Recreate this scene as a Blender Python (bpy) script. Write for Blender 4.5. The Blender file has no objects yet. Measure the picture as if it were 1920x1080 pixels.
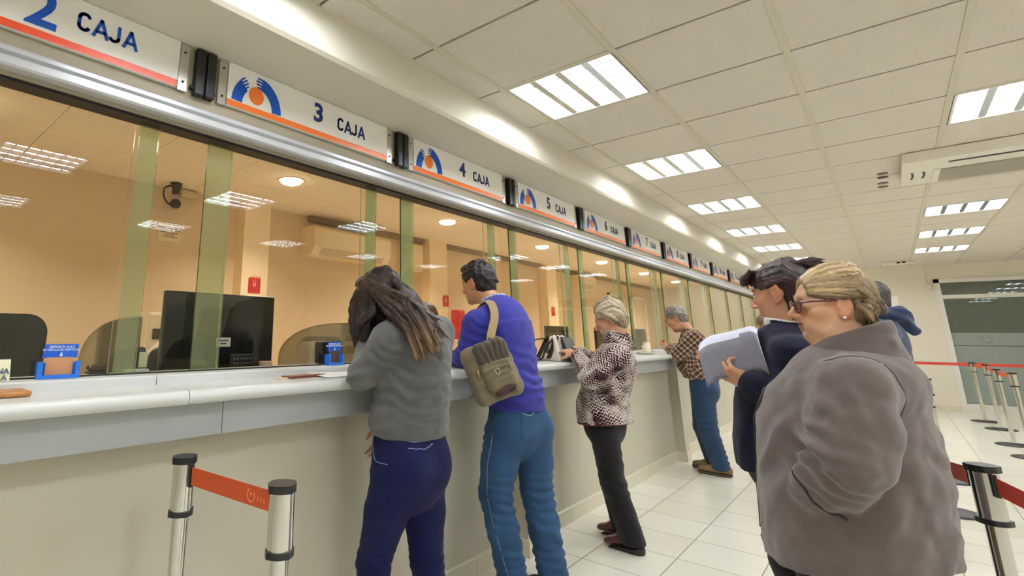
import bpy, bmesh, math, random
import numpy as np
from mathutils import Vector, Matrix
S = bpy.context.scene
COL = S.collection
rnd = random.Random(7)

# ---------------------------------------------------------------- camera, world, exposure
cam_d = bpy.data.cameras.new('camera')
cam = bpy.data.objects.new('camera', cam_d)
COL.objects.link(cam)
cam_d.sensor_width = 36.0
cam_d.sensor_fit = 'HORIZONTAL'
cam_d.lens = 959.568 / 1920 * 36
cam_d.shift_x = (960 - 708.574) / 1920
cam_d.shift_y = (411.859 - 540) / 1920
cam_d.clip_start = 0.02
cam.matrix_world = (Matrix.Translation((0, 0, 1.30)) @ Matrix.Rotation(math.radians(44.4429), 4, 'Z')
                    @ Matrix.Rotation(math.radians(90 + 12.6617), 4, 'X')
                    @ Matrix.Rotation(math.radians(0.3769), 4, 'Z'))
S.camera = cam
world = bpy.data.worlds.new('world')
S.world = world
world.use_nodes = True
world.node_tree.nodes['Background'].inputs[0].default_value = (1, .97, .92, 1)
world.node_tree.nodes['Background'].inputs[1].default_value = 0.05
S.view_settings.view_transform = 'Standard'
S.view_settings.look = 'None'
S.view_settings.gamma = 1
S.view_settings.use_curve_mapping = False
S.view_settings.exposure = 0.34
S.cycles.diffuse_bounces = 6
S.cycles.transparent_max_bounces = 16
TUBE_POWER = 55.0        # emission strength of the fluorescent tubes
DOWNLIGHT_W = 8.5

# ---------------------------------------------------------------- materials
def lin(c):
    return tuple(((v / 255) / 12.92 if v / 255 <= .04045 else ((v / 255 + .055) / 1.055) ** 2.4) for v in c)
MATS = {}
def mat(name, rgb=(200, 200, 200), rough=.6, metal=0., bump=0., bscale=60., var=0., vscale=8., spec=.5, sheen=0., emit=None, estr=0., stretch=None, coat=0.):
    if name in MATS: return MATS[name]
    m = bpy.data.materials.new(name); m.use_nodes = True
    nt = m.node_tree; b = nt.nodes['Principled BSDF']
    c = lin(rgb) + (1,)
    b.inputs['Base Color'].default_value = c
    b.inputs['Roughness'].default_value = rough
    b.inputs['Metallic'].default_value = metal
    b.inputs['Specular IOR Level'].default_value = spec
    b.inputs['Sheen Weight'].default_value = sheen
    b.inputs['Coat Weight'].default_value = coat
    if emit:
        b.inputs['Emission Color'].default_value = lin(emit) + (1,)
        b.inputs['Emission Strength'].default_value = estr
    tc = nt.nodes.new('ShaderNodeTexCoord')
    src = tc.outputs['Object']
    if stretch:
        mp = nt.nodes.new('ShaderNodeMapping'); mp.inputs['Scale'].default_value = stretch
        nt.links.new(src, mp.inputs['Vector']); src = mp.outputs['Vector']
    if var:
        n = nt.nodes.new('ShaderNodeTexNoise'); n.inputs['Scale'].default_value = vscale; n.inputs['Detail'].default_value = 5
        nt.links.new(src, n.inputs['Vector'])
        r = nt.nodes.new('ShaderNodeMapRange'); r.inputs[1].default_value = .25; r.inputs[2].default_value = .75
        r.inputs[3].default_value = 1 - var; r.inputs[4].default_value = 1 + var
        nt.links.new(n.outputs['Fac'], r.inputs[0])
        mx = nt.nodes.new('ShaderNodeVectorMath'); mx.operation = 'SCALE'; mx.inputs[0].default_value = c[:3]
        nt.links.new(r.outputs[0], mx.inputs['Scale']); nt.links.new(mx.outputs[0], b.inputs['Base Color'])
    if bump:
        n = nt.nodes.new('ShaderNodeTexNoise'); n.inputs['Scale'].default_value = bscale; n.inputs['Detail'].default_value = 4
        nt.links.new(src, n.inputs['Vector'])
        bp = nt.nodes.new('ShaderNodeBump'); bp.inputs['Strength'].default_value = bump; bp.inputs['Distance'].default_value = .01
        nt.links.new(n.outputs['Fac'], bp.inputs['Height']); nt.links.new(bp.outputs[0], b.inputs['Normal'])
    MATS[name] = m
    return m

def glass_mat(name, tint=(.93, .955, .915), haze=0., hcol=(150, 165, 135), refl=1.0):
    """clear sheet glass: Fresnel mirror over a tinted clear body, with an optional frosted share"""
    m = bpy.data.materials.new(name); m.use_nodes = True
    nt = m.node_tree; nt.nodes.clear()
    out = nt.nodes.new('ShaderNodeOutputMaterial')
    tr = nt.nodes.new('ShaderNodeBsdfTransparent'); tr.inputs[0].default_value = tint + (1,)
    gl = nt.nodes.new('ShaderNodeBsdfGlossy'); gl.inputs['Roughness'].default_value = .0
    gl.inputs['Color'].default_value = (.95, 1, .96, 1)
    fr = nt.nodes.new('ShaderNodeFresnel'); fr.inputs['IOR'].default_value = 1.5
    sc = nt.nodes.new('ShaderNodeMath'); sc.operation = 'MULTIPLY'; sc.inputs[1].default_value = refl
    nt.links.new(fr.outputs[0], sc.inputs[0])
    mx = nt.nodes.new('ShaderNodeMixShader')
    nt.links.new(sc.outputs[0], mx.inputs[0]); nt.links.new(tr.outputs[0], mx.inputs[1]); nt.links.new(gl.outputs[0], mx.inputs[2])
    last = mx
    if haze:
        df = nt.nodes.new('ShaderNodeBsdfDiffuse'); df.inputs[0].default_value = lin(hcol) + (1,)
        tl = nt.nodes.new('ShaderNodeBsdfTranslucent'); tl.inputs[0].default_value = lin(hcol) + (1,)
        ad = nt.nodes.new('ShaderNodeMixShader'); ad.inputs[0].default_value = .5
        nt.links.new(df.outputs[0], ad.inputs[1]); nt.links.new(tl.outputs[0], ad.inputs[2])
        m2 = nt.nodes.new('ShaderNodeMixShader'); m2.inputs[0].default_value = haze
        nt.links.new(mx.outputs[0], m2.inputs[1]); nt.links.new(ad.outputs[0], m2.inputs[2]); last = m2
    nt.links.new(last.outputs[0], out.inputs[0])
    MATS[name] = m
    return m

# ---------------------------------------------------------------- mesh helpers
class MB:
    def __init__(s): s.v = []; s.f = []; s.mi = []; s.sm = []
    def add(s, vs, fs, mi=0, smooth=False):
        o = len(s.v); s.v += [tuple(map(float, p)) for p in vs]
        for f in fs: s.f.append(tuple(i + o for i in f)); s.mi.append(mi); s.sm.append(smooth)
        return s
    def box(s, a, b, mi=0):
        x0, y0, z0 = [min(p, q) for p, q in zip(a, b)]; x1, y1, z1 = [max(p, q) for p, q in zip(a, b)]
        return s.add([(x0, y0, z0), (x1, y0, z0), (x1, y1, z0), (x0, y1, z0), (x0, y0, z1), (x1, y0, z1), (x1, y1, z1), (x0, y1, z1)],
              [(0, 3, 2, 1), (4, 5, 6, 7), (0, 1, 5, 4), (1, 2, 6, 5), (2, 3, 7, 6), (3, 0, 4, 7)], mi)
    def bbox(s, a, b, r=.01, mi=0, seg=2):
        """box with rounded edges"""
        bm = bmesh.new(); bmesh.ops.create_cube(bm, size=1)
        for v in bm.verts: v.co = Vector([(p + q) / 2 + c * abs(q - p) for p, q, c in zip(a, b, v.co)])
        bmesh.ops.bevel(bm, geom=bm.edges[:], offset=r, segments=seg, affect='EDGES', profile=.5)
        bm.verts.ensure_lookup_table()
        s.add([v.co for v in bm.verts], [[v.index for v in f.verts] for f in bm.faces], mi); bm.free(); return s
    def prism(s, pts, d, mi=0, smooth=False):
        """planar polygon pts extruded by vector d"""
        n = len(pts); d = Vector(d); P = [Vector(p) for p in pts]
        s.add(P + [p + d for p in P], [tuple(range(n))[::-1], tuple(range(n, 2 * n))], mi)
        return s.add(P + [p + d for p in P], [(i, (i + 1) % n, (i + 1) % n + n, i + n) for i in range(n)], mi, smooth)
    def tube(s, pts, r, n=10, mi=0, cap=True, flat=None):
        P = [Vector(p) for p in pts]; R = r if isinstance(r, (list, tuple)) else [r] * len(P)
        rings = []; up = None
        for i, p in enumerate(P):
            t = (P[min(i + 1, len(P) - 1)] - P[max(i - 1, 0)]).normalized()
            if up is None: up = Vector((0, 0, 1)) if abs(t.z) < .9 else Vector((1, 0, 0))
            a = (up - t * up.dot(t)).normalized(); b = t.cross(a); up = a
            fl = flat or 1
            rings.append([p + (a * math.cos(2 * math.pi * k / n) * R[i] * fl + b * math.sin(2 * math.pi * k / n) * R[i]) for k in range(n)])
        vs = [q for r_ in rings for q in r_]
        fs = [(i * n + k, i * n + (k + 1) % n, (i + 1) * n + (k + 1) % n, (i + 1) * n + k) for i in range(len(P) - 1) for k in range(n)]
        s.add(vs, fs, mi, True)
        if cap:
            m = (len(P) - 1) * n
            s.add(rings[0] + rings[-1], [tuple(range(n))[::-1], tuple(range(n, 2 * n))], mi)
        return s
    def lathe(s, prof, c=(0, 0, 0), n=24, mi=0, axis='z', smooth=True):
        vs = []; fs = []; m = len(prof)
        for k in range(n):
            a = 2 * math.pi * k / n
            for r, h in prof:
                if axis == 'z': q = (c[0] + r * math.cos(a), c[1] + r * math.sin(a), c[2] + h)
                elif axis == 'x': q = (c[0] + h, c[1] + r * math.cos(a), c[2] + r * math.sin(a))
                else: q = (c[0] + r * math.sin(a), c[1] + h, c[2] + r * math.cos(a))
                vs.append(q)
        for k in range(n):
            for j in range(m - 1):
                a, b = k * m + j, ((k + 1) % n) * m + j
                fs.append((a, b, b + 1, a + 1))
        return s.add(vs, fs, mi, smooth)
    def build(s, name, mats, parent=None, loc=None):
        me = bpy.data.meshes.new(name)
        if loc is not None:
            l = Vector(loc); vs = [Vector(v) - l for v in s.v]
        elif parent is not None:
            M = pmat(parent).inverted(); vs = [M @ Vector(v) for v in s.v]
        else: vs = s.v
        me.from_pydata(vs, [], s.f)
        for m in (mats if isinstance(mats, (list, tuple)) else [mats]): me.materials.append(m)
        me.polygons.foreach_set('material_index', s.mi); me.polygons.foreach_set('use_smooth', s.sm)
        bm = bmesh.new(); bm.from_mesh(me); bmesh.ops.remove_doubles(bm, verts=bm.verts, dist=1e-6)
        bmesh.ops.recalc_face_normals(bm, faces=bm.faces); bm.to_mesh(me); bm.free()
        o = bpy.data.objects.new(name, me); COL.objects.link(o)
        if loc is not None: o.location = loc
        if parent is not None: o.parent = parent
        return o

def pmat(o):
    m = Matrix.Translation(o.location) @ o.rotation_euler.to_matrix().to_4x4()
    return (pmat(o.parent) @ m) if o.parent else m
def thing(name, label, cat, loc=(0, 0, 0), group=None):
    o = bpy.data.objects.new(name, None); COL.objects.link(o); o.location = loc; o.empty_display_size = .1
    return tag(o, label, cat, group)
def tag(o, label, cat, group=None):
    o['label'] = label; o['category'] = cat
    if group: o['group'] = group
    return o
def struct(o):
    o['kind'] = 'structure'; return o
def setting(name, loc=(0, 0, 0)):
    o = bpy.data.objects.new(name, None); COL.objects.link(o); o.location = loc; o.empty_display_size = .1
    return struct(o)
def clone(o, delta, label=None, parent=None):
    c = o.copy(); COL.objects.link(c)
    if parent is not None: c.parent = parent
    else: c.location = Vector(o.location) + Vector(delta)
    if label: c['label'] = label
    for ch in o.children: clone(ch, delta, None, c)
    return c
_fonts = {}
def text_mesh(txt, size, depth=.0015, bold=0., spacing=1.0):
    cu = bpy.data.curves.new('txt', 'FONT'); cu.body = txt; cu.size = size; cu.extrude = depth / 2; cu.offset = bold
    cu.align_x = 'CENTER'; cu.align_y = 'CENTER'; cu.space_character = spacing; cu.resolution_u = 4
    ob = bpy.data.objects.new('txt', cu); COL.objects.link(ob)
    dg = bpy.context.evaluated_depsgraph_get()
    me = bpy.data.meshes.new_from_object(ob.evaluated_get(dg))
    vs = [tuple(v.co) for v in me.vertices]; fs = [tuple(p.vertices) for p in me.polygons]
    bpy.data.objects.remove(ob); bpy.data.curves.remove(cu); bpy.data.meshes.remove(me)
    return vs, fs
def put_text(mb, txt, size, origin, u, v, mi=0, depth=.0015, bold=0., sx=1.0):
    """lettering laid on a plane through origin with reading direction u and up v"""
    vs, fs = text_mesh(txt, size, depth, bold)
    o, u, v = Vector(origin), Vector(u).normalized(), Vector(v).normalized(); w = u.cross(v)
    mb.add([o + u * (x * sx) + v * y + w * z for x, y, z in vs], fs, mi)

# ---------------------------------------------------------------- the hall shell
CEIL = 2.675
M_wall = mat('wall_paint', (232, 225, 208), .75, bump=.05, bscale=180)
M_wallw = mat('beam_paint', (216, 210, 194), .7)
M_tile = mat('ceiling_board', (224, 216, 204), .9, bump=.55, bscale=240, var=.05, vscale=90)
M_grid = mat('grid_runner', (205, 198, 178), .55)
M_void = mat('ceiling_void', (44, 34, 25), .9)
YB, Y0, XR, XL = 14.5, -3.6, 4.6, -1.545

# floor: 40 cm glazed tiles with grey joints
def floor_mat():
    m = mat('floor_tile', (226, 222, 204), .22)
    nt = m.node_tree; b = nt.nodes['Principled BSDF']
    tc = nt.nodes.new('ShaderNodeTexCoord'); mp = nt.nodes.new('ShaderNodeMapping')
    mp.inputs['Location'].default_value = (1.118 + .404 * 20, -3.32 + .404 * 20, 0)
    nt.links.new(tc.outputs['Object'], mp.inputs[0])
    br = nt.nodes.new('ShaderNodeTexBrick'); br.offset = 0; br.squash = 1
    br.inputs['Scale'].default_value = 1; br.inputs['Brick Width'].default_value = .404; br.inputs['Row Height'].default_value = .404
    br.inputs['Mortar Size'].default_value = .0028; br.inputs['Mortar Smooth'].default_value = .1
    br.inputs['Color1'].default_value = lin((242, 240, 227)) + (1,); br.inputs['Color2'].default_value = lin((236, 233, 217)) + (1,)
    br.inputs['Mortar'].default_value = lin((128, 120, 104)) + (1,)
    nt.links.new(mp.outputs[0], br.inputs['Vector'])
    n = nt.nodes.new('ShaderNodeTexNoise'); n.inputs['Scale'].default_value = 3; n.inputs['Detail'].default_value = 6
    nt.links.new(tc.outputs['Object'], n.inputs['Vector'])
    mr = nt.nodes.new('ShaderNodeMapRange'); mr.inputs[3].default_value = .93; mr.inputs[4].default_value = 1.06
    nt.links.new(n.outputs['Fac'], mr.inputs[0])
    vm = nt.nodes.new('ShaderNodeVectorMath'); vm.operation = 'SCALE'
    nt.links.new(br.outputs['Color'], vm.inputs[0]); nt.links.new(mr.outputs[0], vm.inputs['Scale'])
    nt.links.new(vm.outputs[0], b.inputs['Base Color'])
    r2 = nt.nodes.new('ShaderNodeMapRange'); r2.inputs[3].default_value = .2; r2.inputs[4].default_value = .8
    nt.links.new(br.outputs['Fac'], r2.inputs[0]); nt.links.new(r2.outputs[0], b.inputs['Roughness'])
    bp = nt.nodes.new('ShaderNodeBump'); bp.inputs['Distance'].default_value = .002; bp.inputs['Strength'].default_value = .5; bp.invert = True
    nt.links.new(br.outputs['Fac'], bp.inputs['Height']); nt.links.new(bp.outputs[0], b.inputs['Normal'])
    return m
struct(MB().box((-4.3, Y0 - .1, -.05), (XR + .1, YB + .1, 0)).build('floor', floor_mat()))

# suspended ceiling of the hall: square boards in a metal grid, with openings where fittings sit
GX, GY, GP = -.16, 3.04, .612
LIGHTS = []          # centres of the recessed light fittings
for k in range(-2, 7): LIGHTS.append((-1.072, 2.735 + 1.836 * k))
for k in range(-3, 5):
    if k not in (1,): LIGHTS.append((.764, 4.57 + 1.836 * (k - 0)))
for k in range(-3, 5): LIGHTS.append((2.6, 4.57 + 1.836 * k))
def grid_cell(x, y):
    return (math.floor((x - GX) / GP), math.floor((y - GY) / GP))
holes = {grid_cell(x, y) for x, y in LIGHTS if y < YB - .3}
cm = MB()
for i in range(-3, 9):
    x0, x1 = GX + i * GP, GX + (i + 1) * GP
    xa, xb = max(x0 + .012, XL), min(x1 - .012, XR)
    if xb - xa < .03: continue
    for j in range(-11, 20):
        y0, y1 = GY + j * GP, GY + (j + 1) * GP
        ya, yb = max(y0 + .0075, Y0), min(y1 - .0075, YB)
        if yb - ya < .03 or (i, j) in holes: continue
        cm.box((xa, ya, CEIL), (xb, yb, CEIL + .014), 0)
for i in range(-2, 9):
    x = GX + i * GP
    if XL < x < XR: cm.box((x - .0145, Y0, CEIL - .004), (x + .0145, YB, CEIL + .02), 1)
for (i, j) in holes:
    x0, y0 = GX + i * GP, GY + j * GP
    for yy in (y0, y0 + GP): cm.box((x0 + .014, yy - .012, CEIL - .003), (x0 + GP - .014, yy + .012, CEIL + .02), 1)
cm.box((XL, Y0, CEIL + .1), (XR, YB, CEIL + .13), 2)
struct(cm.build('ceiling', [M_tile, M_grid, M_void]))

# far wall with a glazed door, right wall, wall behind the camera
DX0, DX1, DZ = .73, 3.3, 2.40
wb = MB()
wb.box((-4.3, YB, 0), (DX0, YB + .12, 3.0)); wb.box((DX1, YB, 0), (XR + .1, YB + .12, 3.0)); wb.box((DX0, YB, DZ), (DX1, YB + .12, 3.0))
struct(wb.build('wall_back', M_wall))
struct(MB().box((XR, Y0, 0), (XR + .1, YB, 3.0)).build('wall_right', M_wall))
struct(MB().box((-4.3, Y0 - .1, 0), (XR + .1, Y0, 3.0)).build('wall_front', M_wall))
# corridor behind the glazed door
wc = MB(); wc.box((.2, YB + 2.6, 0), (4.6, YB + 2.7, 3)); wc.box((.1, YB + .12, 0), (.2, YB + 2.7, 3)); wc.box((4.6, YB + .12, 0), (4.7, YB + 2.7, 3))
wc.box((.1, YB + .12, 2.7), (4.7, YB + 2.7, 2.8)); wc.box((.1, YB + .12, -.05), (4.7, YB + 2.7, 0))
struct(wc.build('wall_corridor', mat('corridor_paint', (214, 206, 186), .8)))
M_alu = mat('white_aluminium', (232, 230, 222), .35, metal=.1)
dr = setting('door_1', (DX0, YB, 0))
f = MB()
f.box((DX0, YB - .03, 0), (DX0 + .075, YB + .06, DZ)); f.box((DX0, YB - .03, DZ - .07), (DX1, YB + .06, DZ)); f.box((DX1 - .07, YB - .03, 0), (DX1, YB + .06, DZ))
f.box((DX0 + .075, YB - .02, 2.03), (DX1 - .07, YB + .05, 2.10)); f.box((DX0 + .075, YB - .02, 0), (DX1 - .07, YB + .05, .15))
f.box((2.0, YB - .02, .15), (2.07, YB + .05, 2.03))
f.build('door_frame', M_alu, dr)
G_door = glass_mat('door_glass', (.62, .68, .66), refl=1.6)
MB().box((DX0 + .075, YB + .01, .15), (DX1 - .07, YB + .018, DZ - .07)).build('door_pane', G_door, dr)
G_frost = glass_mat('frosted_film', (.75, .82, .82), haze=.85, hcol=(206, 216, 210), refl=.6)
MB().box((DX0 + .075, YB + .004, 1.18), (DX1 - .07, YB + .009, 1.40)).box((DX0 + .075, YB + .004, .16), (DX1 - .07, YB + .009, 1.165)).build('frosted_film', G_frost, dr)
lg = MB()   # swirl emblem on the frosted band
for k in range(40):
    a0, a1 = [2.3 + 5.3 * t / 40 for t in (k, k + 1)]; r0, r1 = [.075 - .018 * t / 40 for t in (k, k + 1)]; w0 = .012
    q = lambda a, r: (1.235 + r * math.cos(a) * 1.0, YB + .002, 1.285 + r * math.sin(a))
    lg.prism([q(a0, r0), q(a1, r1), q(a1, r1 - w0), q(a0, r0 - w0)], (0, .001, 0))
lg.build('swirl_emblem', mat('emblem_grey', (150, 152, 146), .5), dr)

# bulkhead beam over the counter and the header carrying the signs
bm_ = MB()
bm_.prism([(XL, Y0, CEIL + .1), (XL, Y0, 2.475), (XL - .015, Y0, 2.46), (-1.76, Y0, 2.468), (-1.765, Y0, 2.472), (-2.02, Y0, 2.472), (-2.02, Y0, CEIL + .1)], (0, YB - Y0, 0))
struct(bm_.build('beam', M_wallw))
struct(MB().box((-2.02, Y0, 2.12), (-1.925, YB, 2.472)).build('wall_header', mat('header_paint', (168, 158, 138), .6)))

# wall under the counter, pilasters and tiled baseboard
M_cnt = mat('counter_paint', (203, 197, 178), .7, bump=.04, bscale=200, var=.03, vscale=2)
cw = MB(); cw.box((-1.895, Y0, 0), (-1.84, YB, .962)); cw.box((-2.05, Y0, 0), (-1.895, YB, 1.05))
PIL = [-.31 + 3.405 * k for k in range(5)]
for y in PIL: cw.box((-1.86, y, 0), (-1.746, y + .145, .962))
struct(cw.build('wall_counter', M_cnt))
M_base = mat('baseboard_tile', (222, 214, 192), .35, var=.03)
bb = MB(); ys = Y0
edges = sorted([Y0] + [v for y in PIL for v in (y, y + .145)] + [YB])
for a, b in zip(edges[:-1], edges[1:]):
    pil = any(abs(a - y) < 1e-6 for y in PIL)
    x = -1.735 if pil else -1.829
    if pil:
        bb.box((-1.84, a - .011, 0), (x, b + .011, .098)); continue
    y = a
    while y < b - .01:
        e = min(b, (math.floor((y + .0001 + .16) / .404) + 1) * .404 - .16)
        bb.prism([(-1.842, y + .001, 0), (x, y + .001, 0), (x, y + .001, .092), (x - .006, y + .001, .099), (-1.842, y + .001, .102)], (0, e - y - .002, 0)); y = e
struct(bb.build('baseboard_left', M_base))
struct(MB().box((-1.8, YB - .012, 0), (DX0 - .002, YB, .09)).build('baseboard_back', M_base))

# ---------------------------------------------------------------- recessed louvre light fittings
M_tube = mat('fluorescent_tube', (255, 255, 255), .5, emit=(246, 250, 255), estr=TUBE_POWER)
M_refl = mat('louvre_reflector', (225, 232, 240), .18, metal=.85)
M_fit = mat('fitting_white', (240, 240, 238), .4)
def fitting(x, y, label):
    t = thing('ceiling_light', label, 'ceiling light', (x, y, CEIL), 'recessed louvre ceiling lights')
    h = .292
    b = MB()
    b.box((x - h, y - h, CEIL + .085), (x + h, y + h, CEIL + .09))
    for sx in (-1, 1):
        b.box((x + sx * h, y - h, CEIL - .004), (x + sx * (h - .012), y + h, CEIL + .09)); b.box((x - h, y + sx * h, CEIL - .004), (x + h, y + sx * (h - .012), CEIL + .09))
    b.build('housing', M_fit, t)
    lv = MB(); n = 4
    for k in range(1, n):
        xx = x - h + 2 * h * k / n
        lv.prism([(xx - .018, y - h + .012, CEIL), (xx + .018, y - h + .012, CEIL), (xx + .004, y - h + .012, CEIL + .028), (xx - .004, y - h + .012, CEIL + .028)], (0, 2 * h - .024, 0))
    for k in range(1, 7):
        yy = y - h + 2 * h * k / 7
        for c in range(n):
            xa, xb = x - h + 2 * h * c / n + .012, x - h + 2 * h * (c + 1) / n - .012
            lv.prism([(xa, yy - .006, CEIL + .002), (xa, yy + .006, CEIL + .002), (xa, yy + .001, CEIL + .024), (xa, yy - .001, CEIL + .024)], (xb - xa, 0, 0))
    lv.build('louvre', M_refl, t)
    for k in range(n):
        xx = x - h + 2 * h * (k + .5) / n
        MB().tube([(xx, y - h + .03, CEIL + .020), (xx, y + h - .03, CEIL + .020)], .012, 8).build('tube', M_tube, t)
    return t
ordw = ['nearest', 'second', 'third', 'fourth', 'fifth', 'sixth', 'seventh', 'eighth']
cnt = {}
proto = None
for (x, y) in LIGHTS:
    if y > YB - .4: continue
    row = {-1.072: 'beside the bulkhead over the counter', .764: 'in the row with the ceiling air conditioner', 2.6: 'in the row beyond the air conditioner'}[x]
    # number the visible ones of a row from the near end
    vis = (x == -1.072 and y > 2) or (x == .764 and y > 4)
    k = cnt.get(x, 0)
    if vis: cnt[x] = k + 1; lab = 'bright white louvre light, %s one %s' % (ordw[k], row)
    else: lab = 'white louvre light behind the viewer, %s' % row
    if proto is None: proto = fitting(x, y, lab); px_, py_ = x, y
    else: clone(proto, (x - px_, y - py_, 0), lab)
clone(proto, (1.6 - px_, YB + 1.3 - py_, 0), 'added louvre light that brightens the corridor behind the glazed door')  # extra lamp added to brighten the corridor

# ---------------------------------------------------------------- worktop, sill, glass line, rail
M_top = mat('counter_laminate', (216, 219, 216), .28, spec=.5)
M_apron = mat('apron_laminate', (176, 180, 182), .45)
M_sill = mat('sill_laminate', (214, 216, 214), .35)
ZT = 1.122
def worktop(y0, y1, label):
    t = thing('counter_worktop', label, 'counter', (-1.75, (y0 + y1) / 2, ZT))
    prof = [(-1.89, ZT)] + [(-1.642 + .022 * math.sin(a), ZT - .022 + .022 * math.cos(a)) for a in [math.pi * k / 24 for k in range(0, 25)]] + [(-1.71, ZT - .044), (-1.89, ZT - .044)]
    MB().prism([(x, y0, z) for x, z in prof], (0, y1 - y0, 0), 0).build('top', M_top, t)
    MB().prism([(-1.88, y0, ZT - .03), (-1.88, y0, 1.150), (-1.884, y0, 1.154), (-2.12, y0, 1.154), (-2.12, y0, 1.06), (-1.9, y0, 1.06)], (0, y1 - y0, 0)).build('sill', M_sill, t)
    return t
worktop(Y0, .8035, 'pale grey counter worktop section nearest the camera, wooden tray on it')
worktop(.8065, YB, 'long pale grey counter worktop that four customers lean on')
for ya, yb, lb in ((Y0, .968, 'grey panel under the counter edge, the short one nearest the camera'), (.971, YB, 'long grey panel hanging under the counter edge behind the customers')):
    tag(MB().box((-1.838, ya, .965), (-1.70, yb, ZT - .045)).build('counter_apron', M_apron, loc=(-1.77, (ya + yb) / 2, 1.0)), lb, 'panel')
# window line: front panes with added haze strips, narrow rear panes behind the gaps
G_pane = glass_mat('pane_glass', (.975, .982, .955), refl=1.0)
G_band = glass_mat('overlap_haze', (.88, .94, .84), haze=.24, hcol=(224, 232, 200), refl=.8)  # pale haze of overlapping panes, put into the colour of added strips
M_edge = mat('glass_edge', (205, 222, 178), .2)
M_edged = mat('glass_edge_dark', (30, 66, 48), .2)
XF, XG = -1.99, -2.032
Z0, Z1 = 1.154, 2.14
def pane(name, x, y0, y1, parent, dark):
    m = MB(); d = .008
    m.add([(x, y0, Z0), (x, y1, Z0), (x, y1, Z1), (x, y0, Z1), (x - d, y0, Z0), (x - d, y1, Z0), (x - d, y1, Z1), (x - d, y0, Z1)], [(0, 1, 2, 3)], 0)
    m.add([(x - d, y0, Z0), (x, y0, Z0), (x, y0, Z1), (x - d, y0, Z1)], [(0, 1, 2, 3)], 2 if dark else 1)
    m.add([(x - d, y1, Z0), (x, y1, Z0), (x, y1, Z1), (x - d, y1, Z1)], [(0, 1, 2, 3)], 1)
    return m.build(name, [G_pane, M_edge, M_edged], parent)
for k in range(-2, 11):
    a, b = .98 + 1.245 * k, 2.015 + 1.245 * k
    w = setting('window_%d' % (k + 3), (XF, (a + b) / 2, Z0))
    pane('glass_pane', XF, a, b, w, True)
    pane('rear_pane', XG, .69 + 1.245 * k, 1.115 + 1.245 * k, w, False)
    MB().box((XF - .012, a + .002, Z0), (XF - .0095, 1.105 + 1.245 * k, Z1)).box((XF - .012, .695 + 1.245 * (k + 1), Z0), (XF - .0095, b - .002, Z1)).build('overlap_haze_strip', G_band, w)
M_rail = mat('rail_gloss', (196, 199, 202), .22, metal=.15)
M_black = mat('black_seal', (14, 13, 12), .5)
rl = MB()
rl.prism([(-1.925, Y0, 2.20), (-1.885, Y0, 2.20), (-1.878, Y0, 2.192), (-1.878, Y0, 2.178), (-1.892, Y0, 2.172), (-1.892, Y0, 2.166), (-1.878, Y0, 2.160), (-1.878, Y0, 2.137), (-1.885, Y0, 2.13), (-1.95, Y0, 2.13), (-1.95, Y0, 2.20)], (0, YB - Y0, 0))
struct(rl.build('trim_1', M_rail))
sl = MB(); sl.box((-2.018, Y0, 2.108), (-1.945, YB, 2.131)); sl.box((-1.986, Y0, Z0), (-1.998, YB, Z0 + .005)); struct(sl.build('trim_2', M_black))

# ---------------------------------------------------------------- window signs
M_sign = mat('sign_acrylic', (250, 249, 246), .12, coat=.3)
M_or = mat('sign_orange', (240, 122, 52), .3); M_red = mat('sign_red', (236, 84, 48), .3)
M_blue = mat('sign_blue', (8, 78, 186), .3); M_navy = mat('sign_navy', (32, 48, 128), .3); M_steel = mat('brushed_steel', (200, 198, 192), .3, metal=.9)
M_bolt = mat('dark_bolt', (30, 28, 26), .5); M_blk = mat('black_plastic', (24, 25, 28), .35)
XS = -1.905
def caja(mb, y, z, h):
    """the word in condensed rounded capitals, drawn as strokes"""
    w, r, x = h * .62, h * .082, XS + .001
    def stroke(P):
        for (a0, b0), (a1, b1) in zip(P[:-1], P[1:]):
            d = math.hypot(a1 - a0, b1 - b0) or 1; nx, ny = -(b1 - b0) / d * r, (a1 - a0) / d * r; ex, ey = (a1 - a0) / d * r * .5, (b1 - b0) / d * r * .5
            mb.prism([(x, a0 - ex + nx, b0 - ey + ny), (x, a0 - ex - nx, b0 - ey - ny), (x, a1 + ex - nx, b1 + ey - ny), (x, a1 + ex + nx, b1 + ey + ny)], (.001, 0, 0))
    ar = lambda cx, cz, rx, rz, a0, a1, n=10: [(cx + rx * math.cos(math.radians(a0 + (a1 - a0) * k / n)), cz + rz * math.sin(math.radians(a0 + (a1 - a0) * k / n))) for k in range(n + 1)]
    q = w * .5 - r
    stroke(ar(y + w * .5, z + h * .68, q, h * .32 - r, 25, 180) + ar(y + w * .5, z + h * .32, q, h * .32 - r, 180, 335))
    for k in (1, 3):
        a = y + k * w * 1.22 - (w * .16 if k == 3 else 0); stroke([(a, z), (a + w * .5, z + h - r), (a + w, z)]); stroke([(a + w * .2, z + h * .28), (a + w * .8, z + h * .28)])
    a = y + 2 * w * 1.22; stroke([(a + w * .62, z + h - r), (a + w * .62, z + h * .3)] + ar(a + w * .28, z + h * .3, w * .34, h * .3 - r, 0, -150)[1:])
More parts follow.
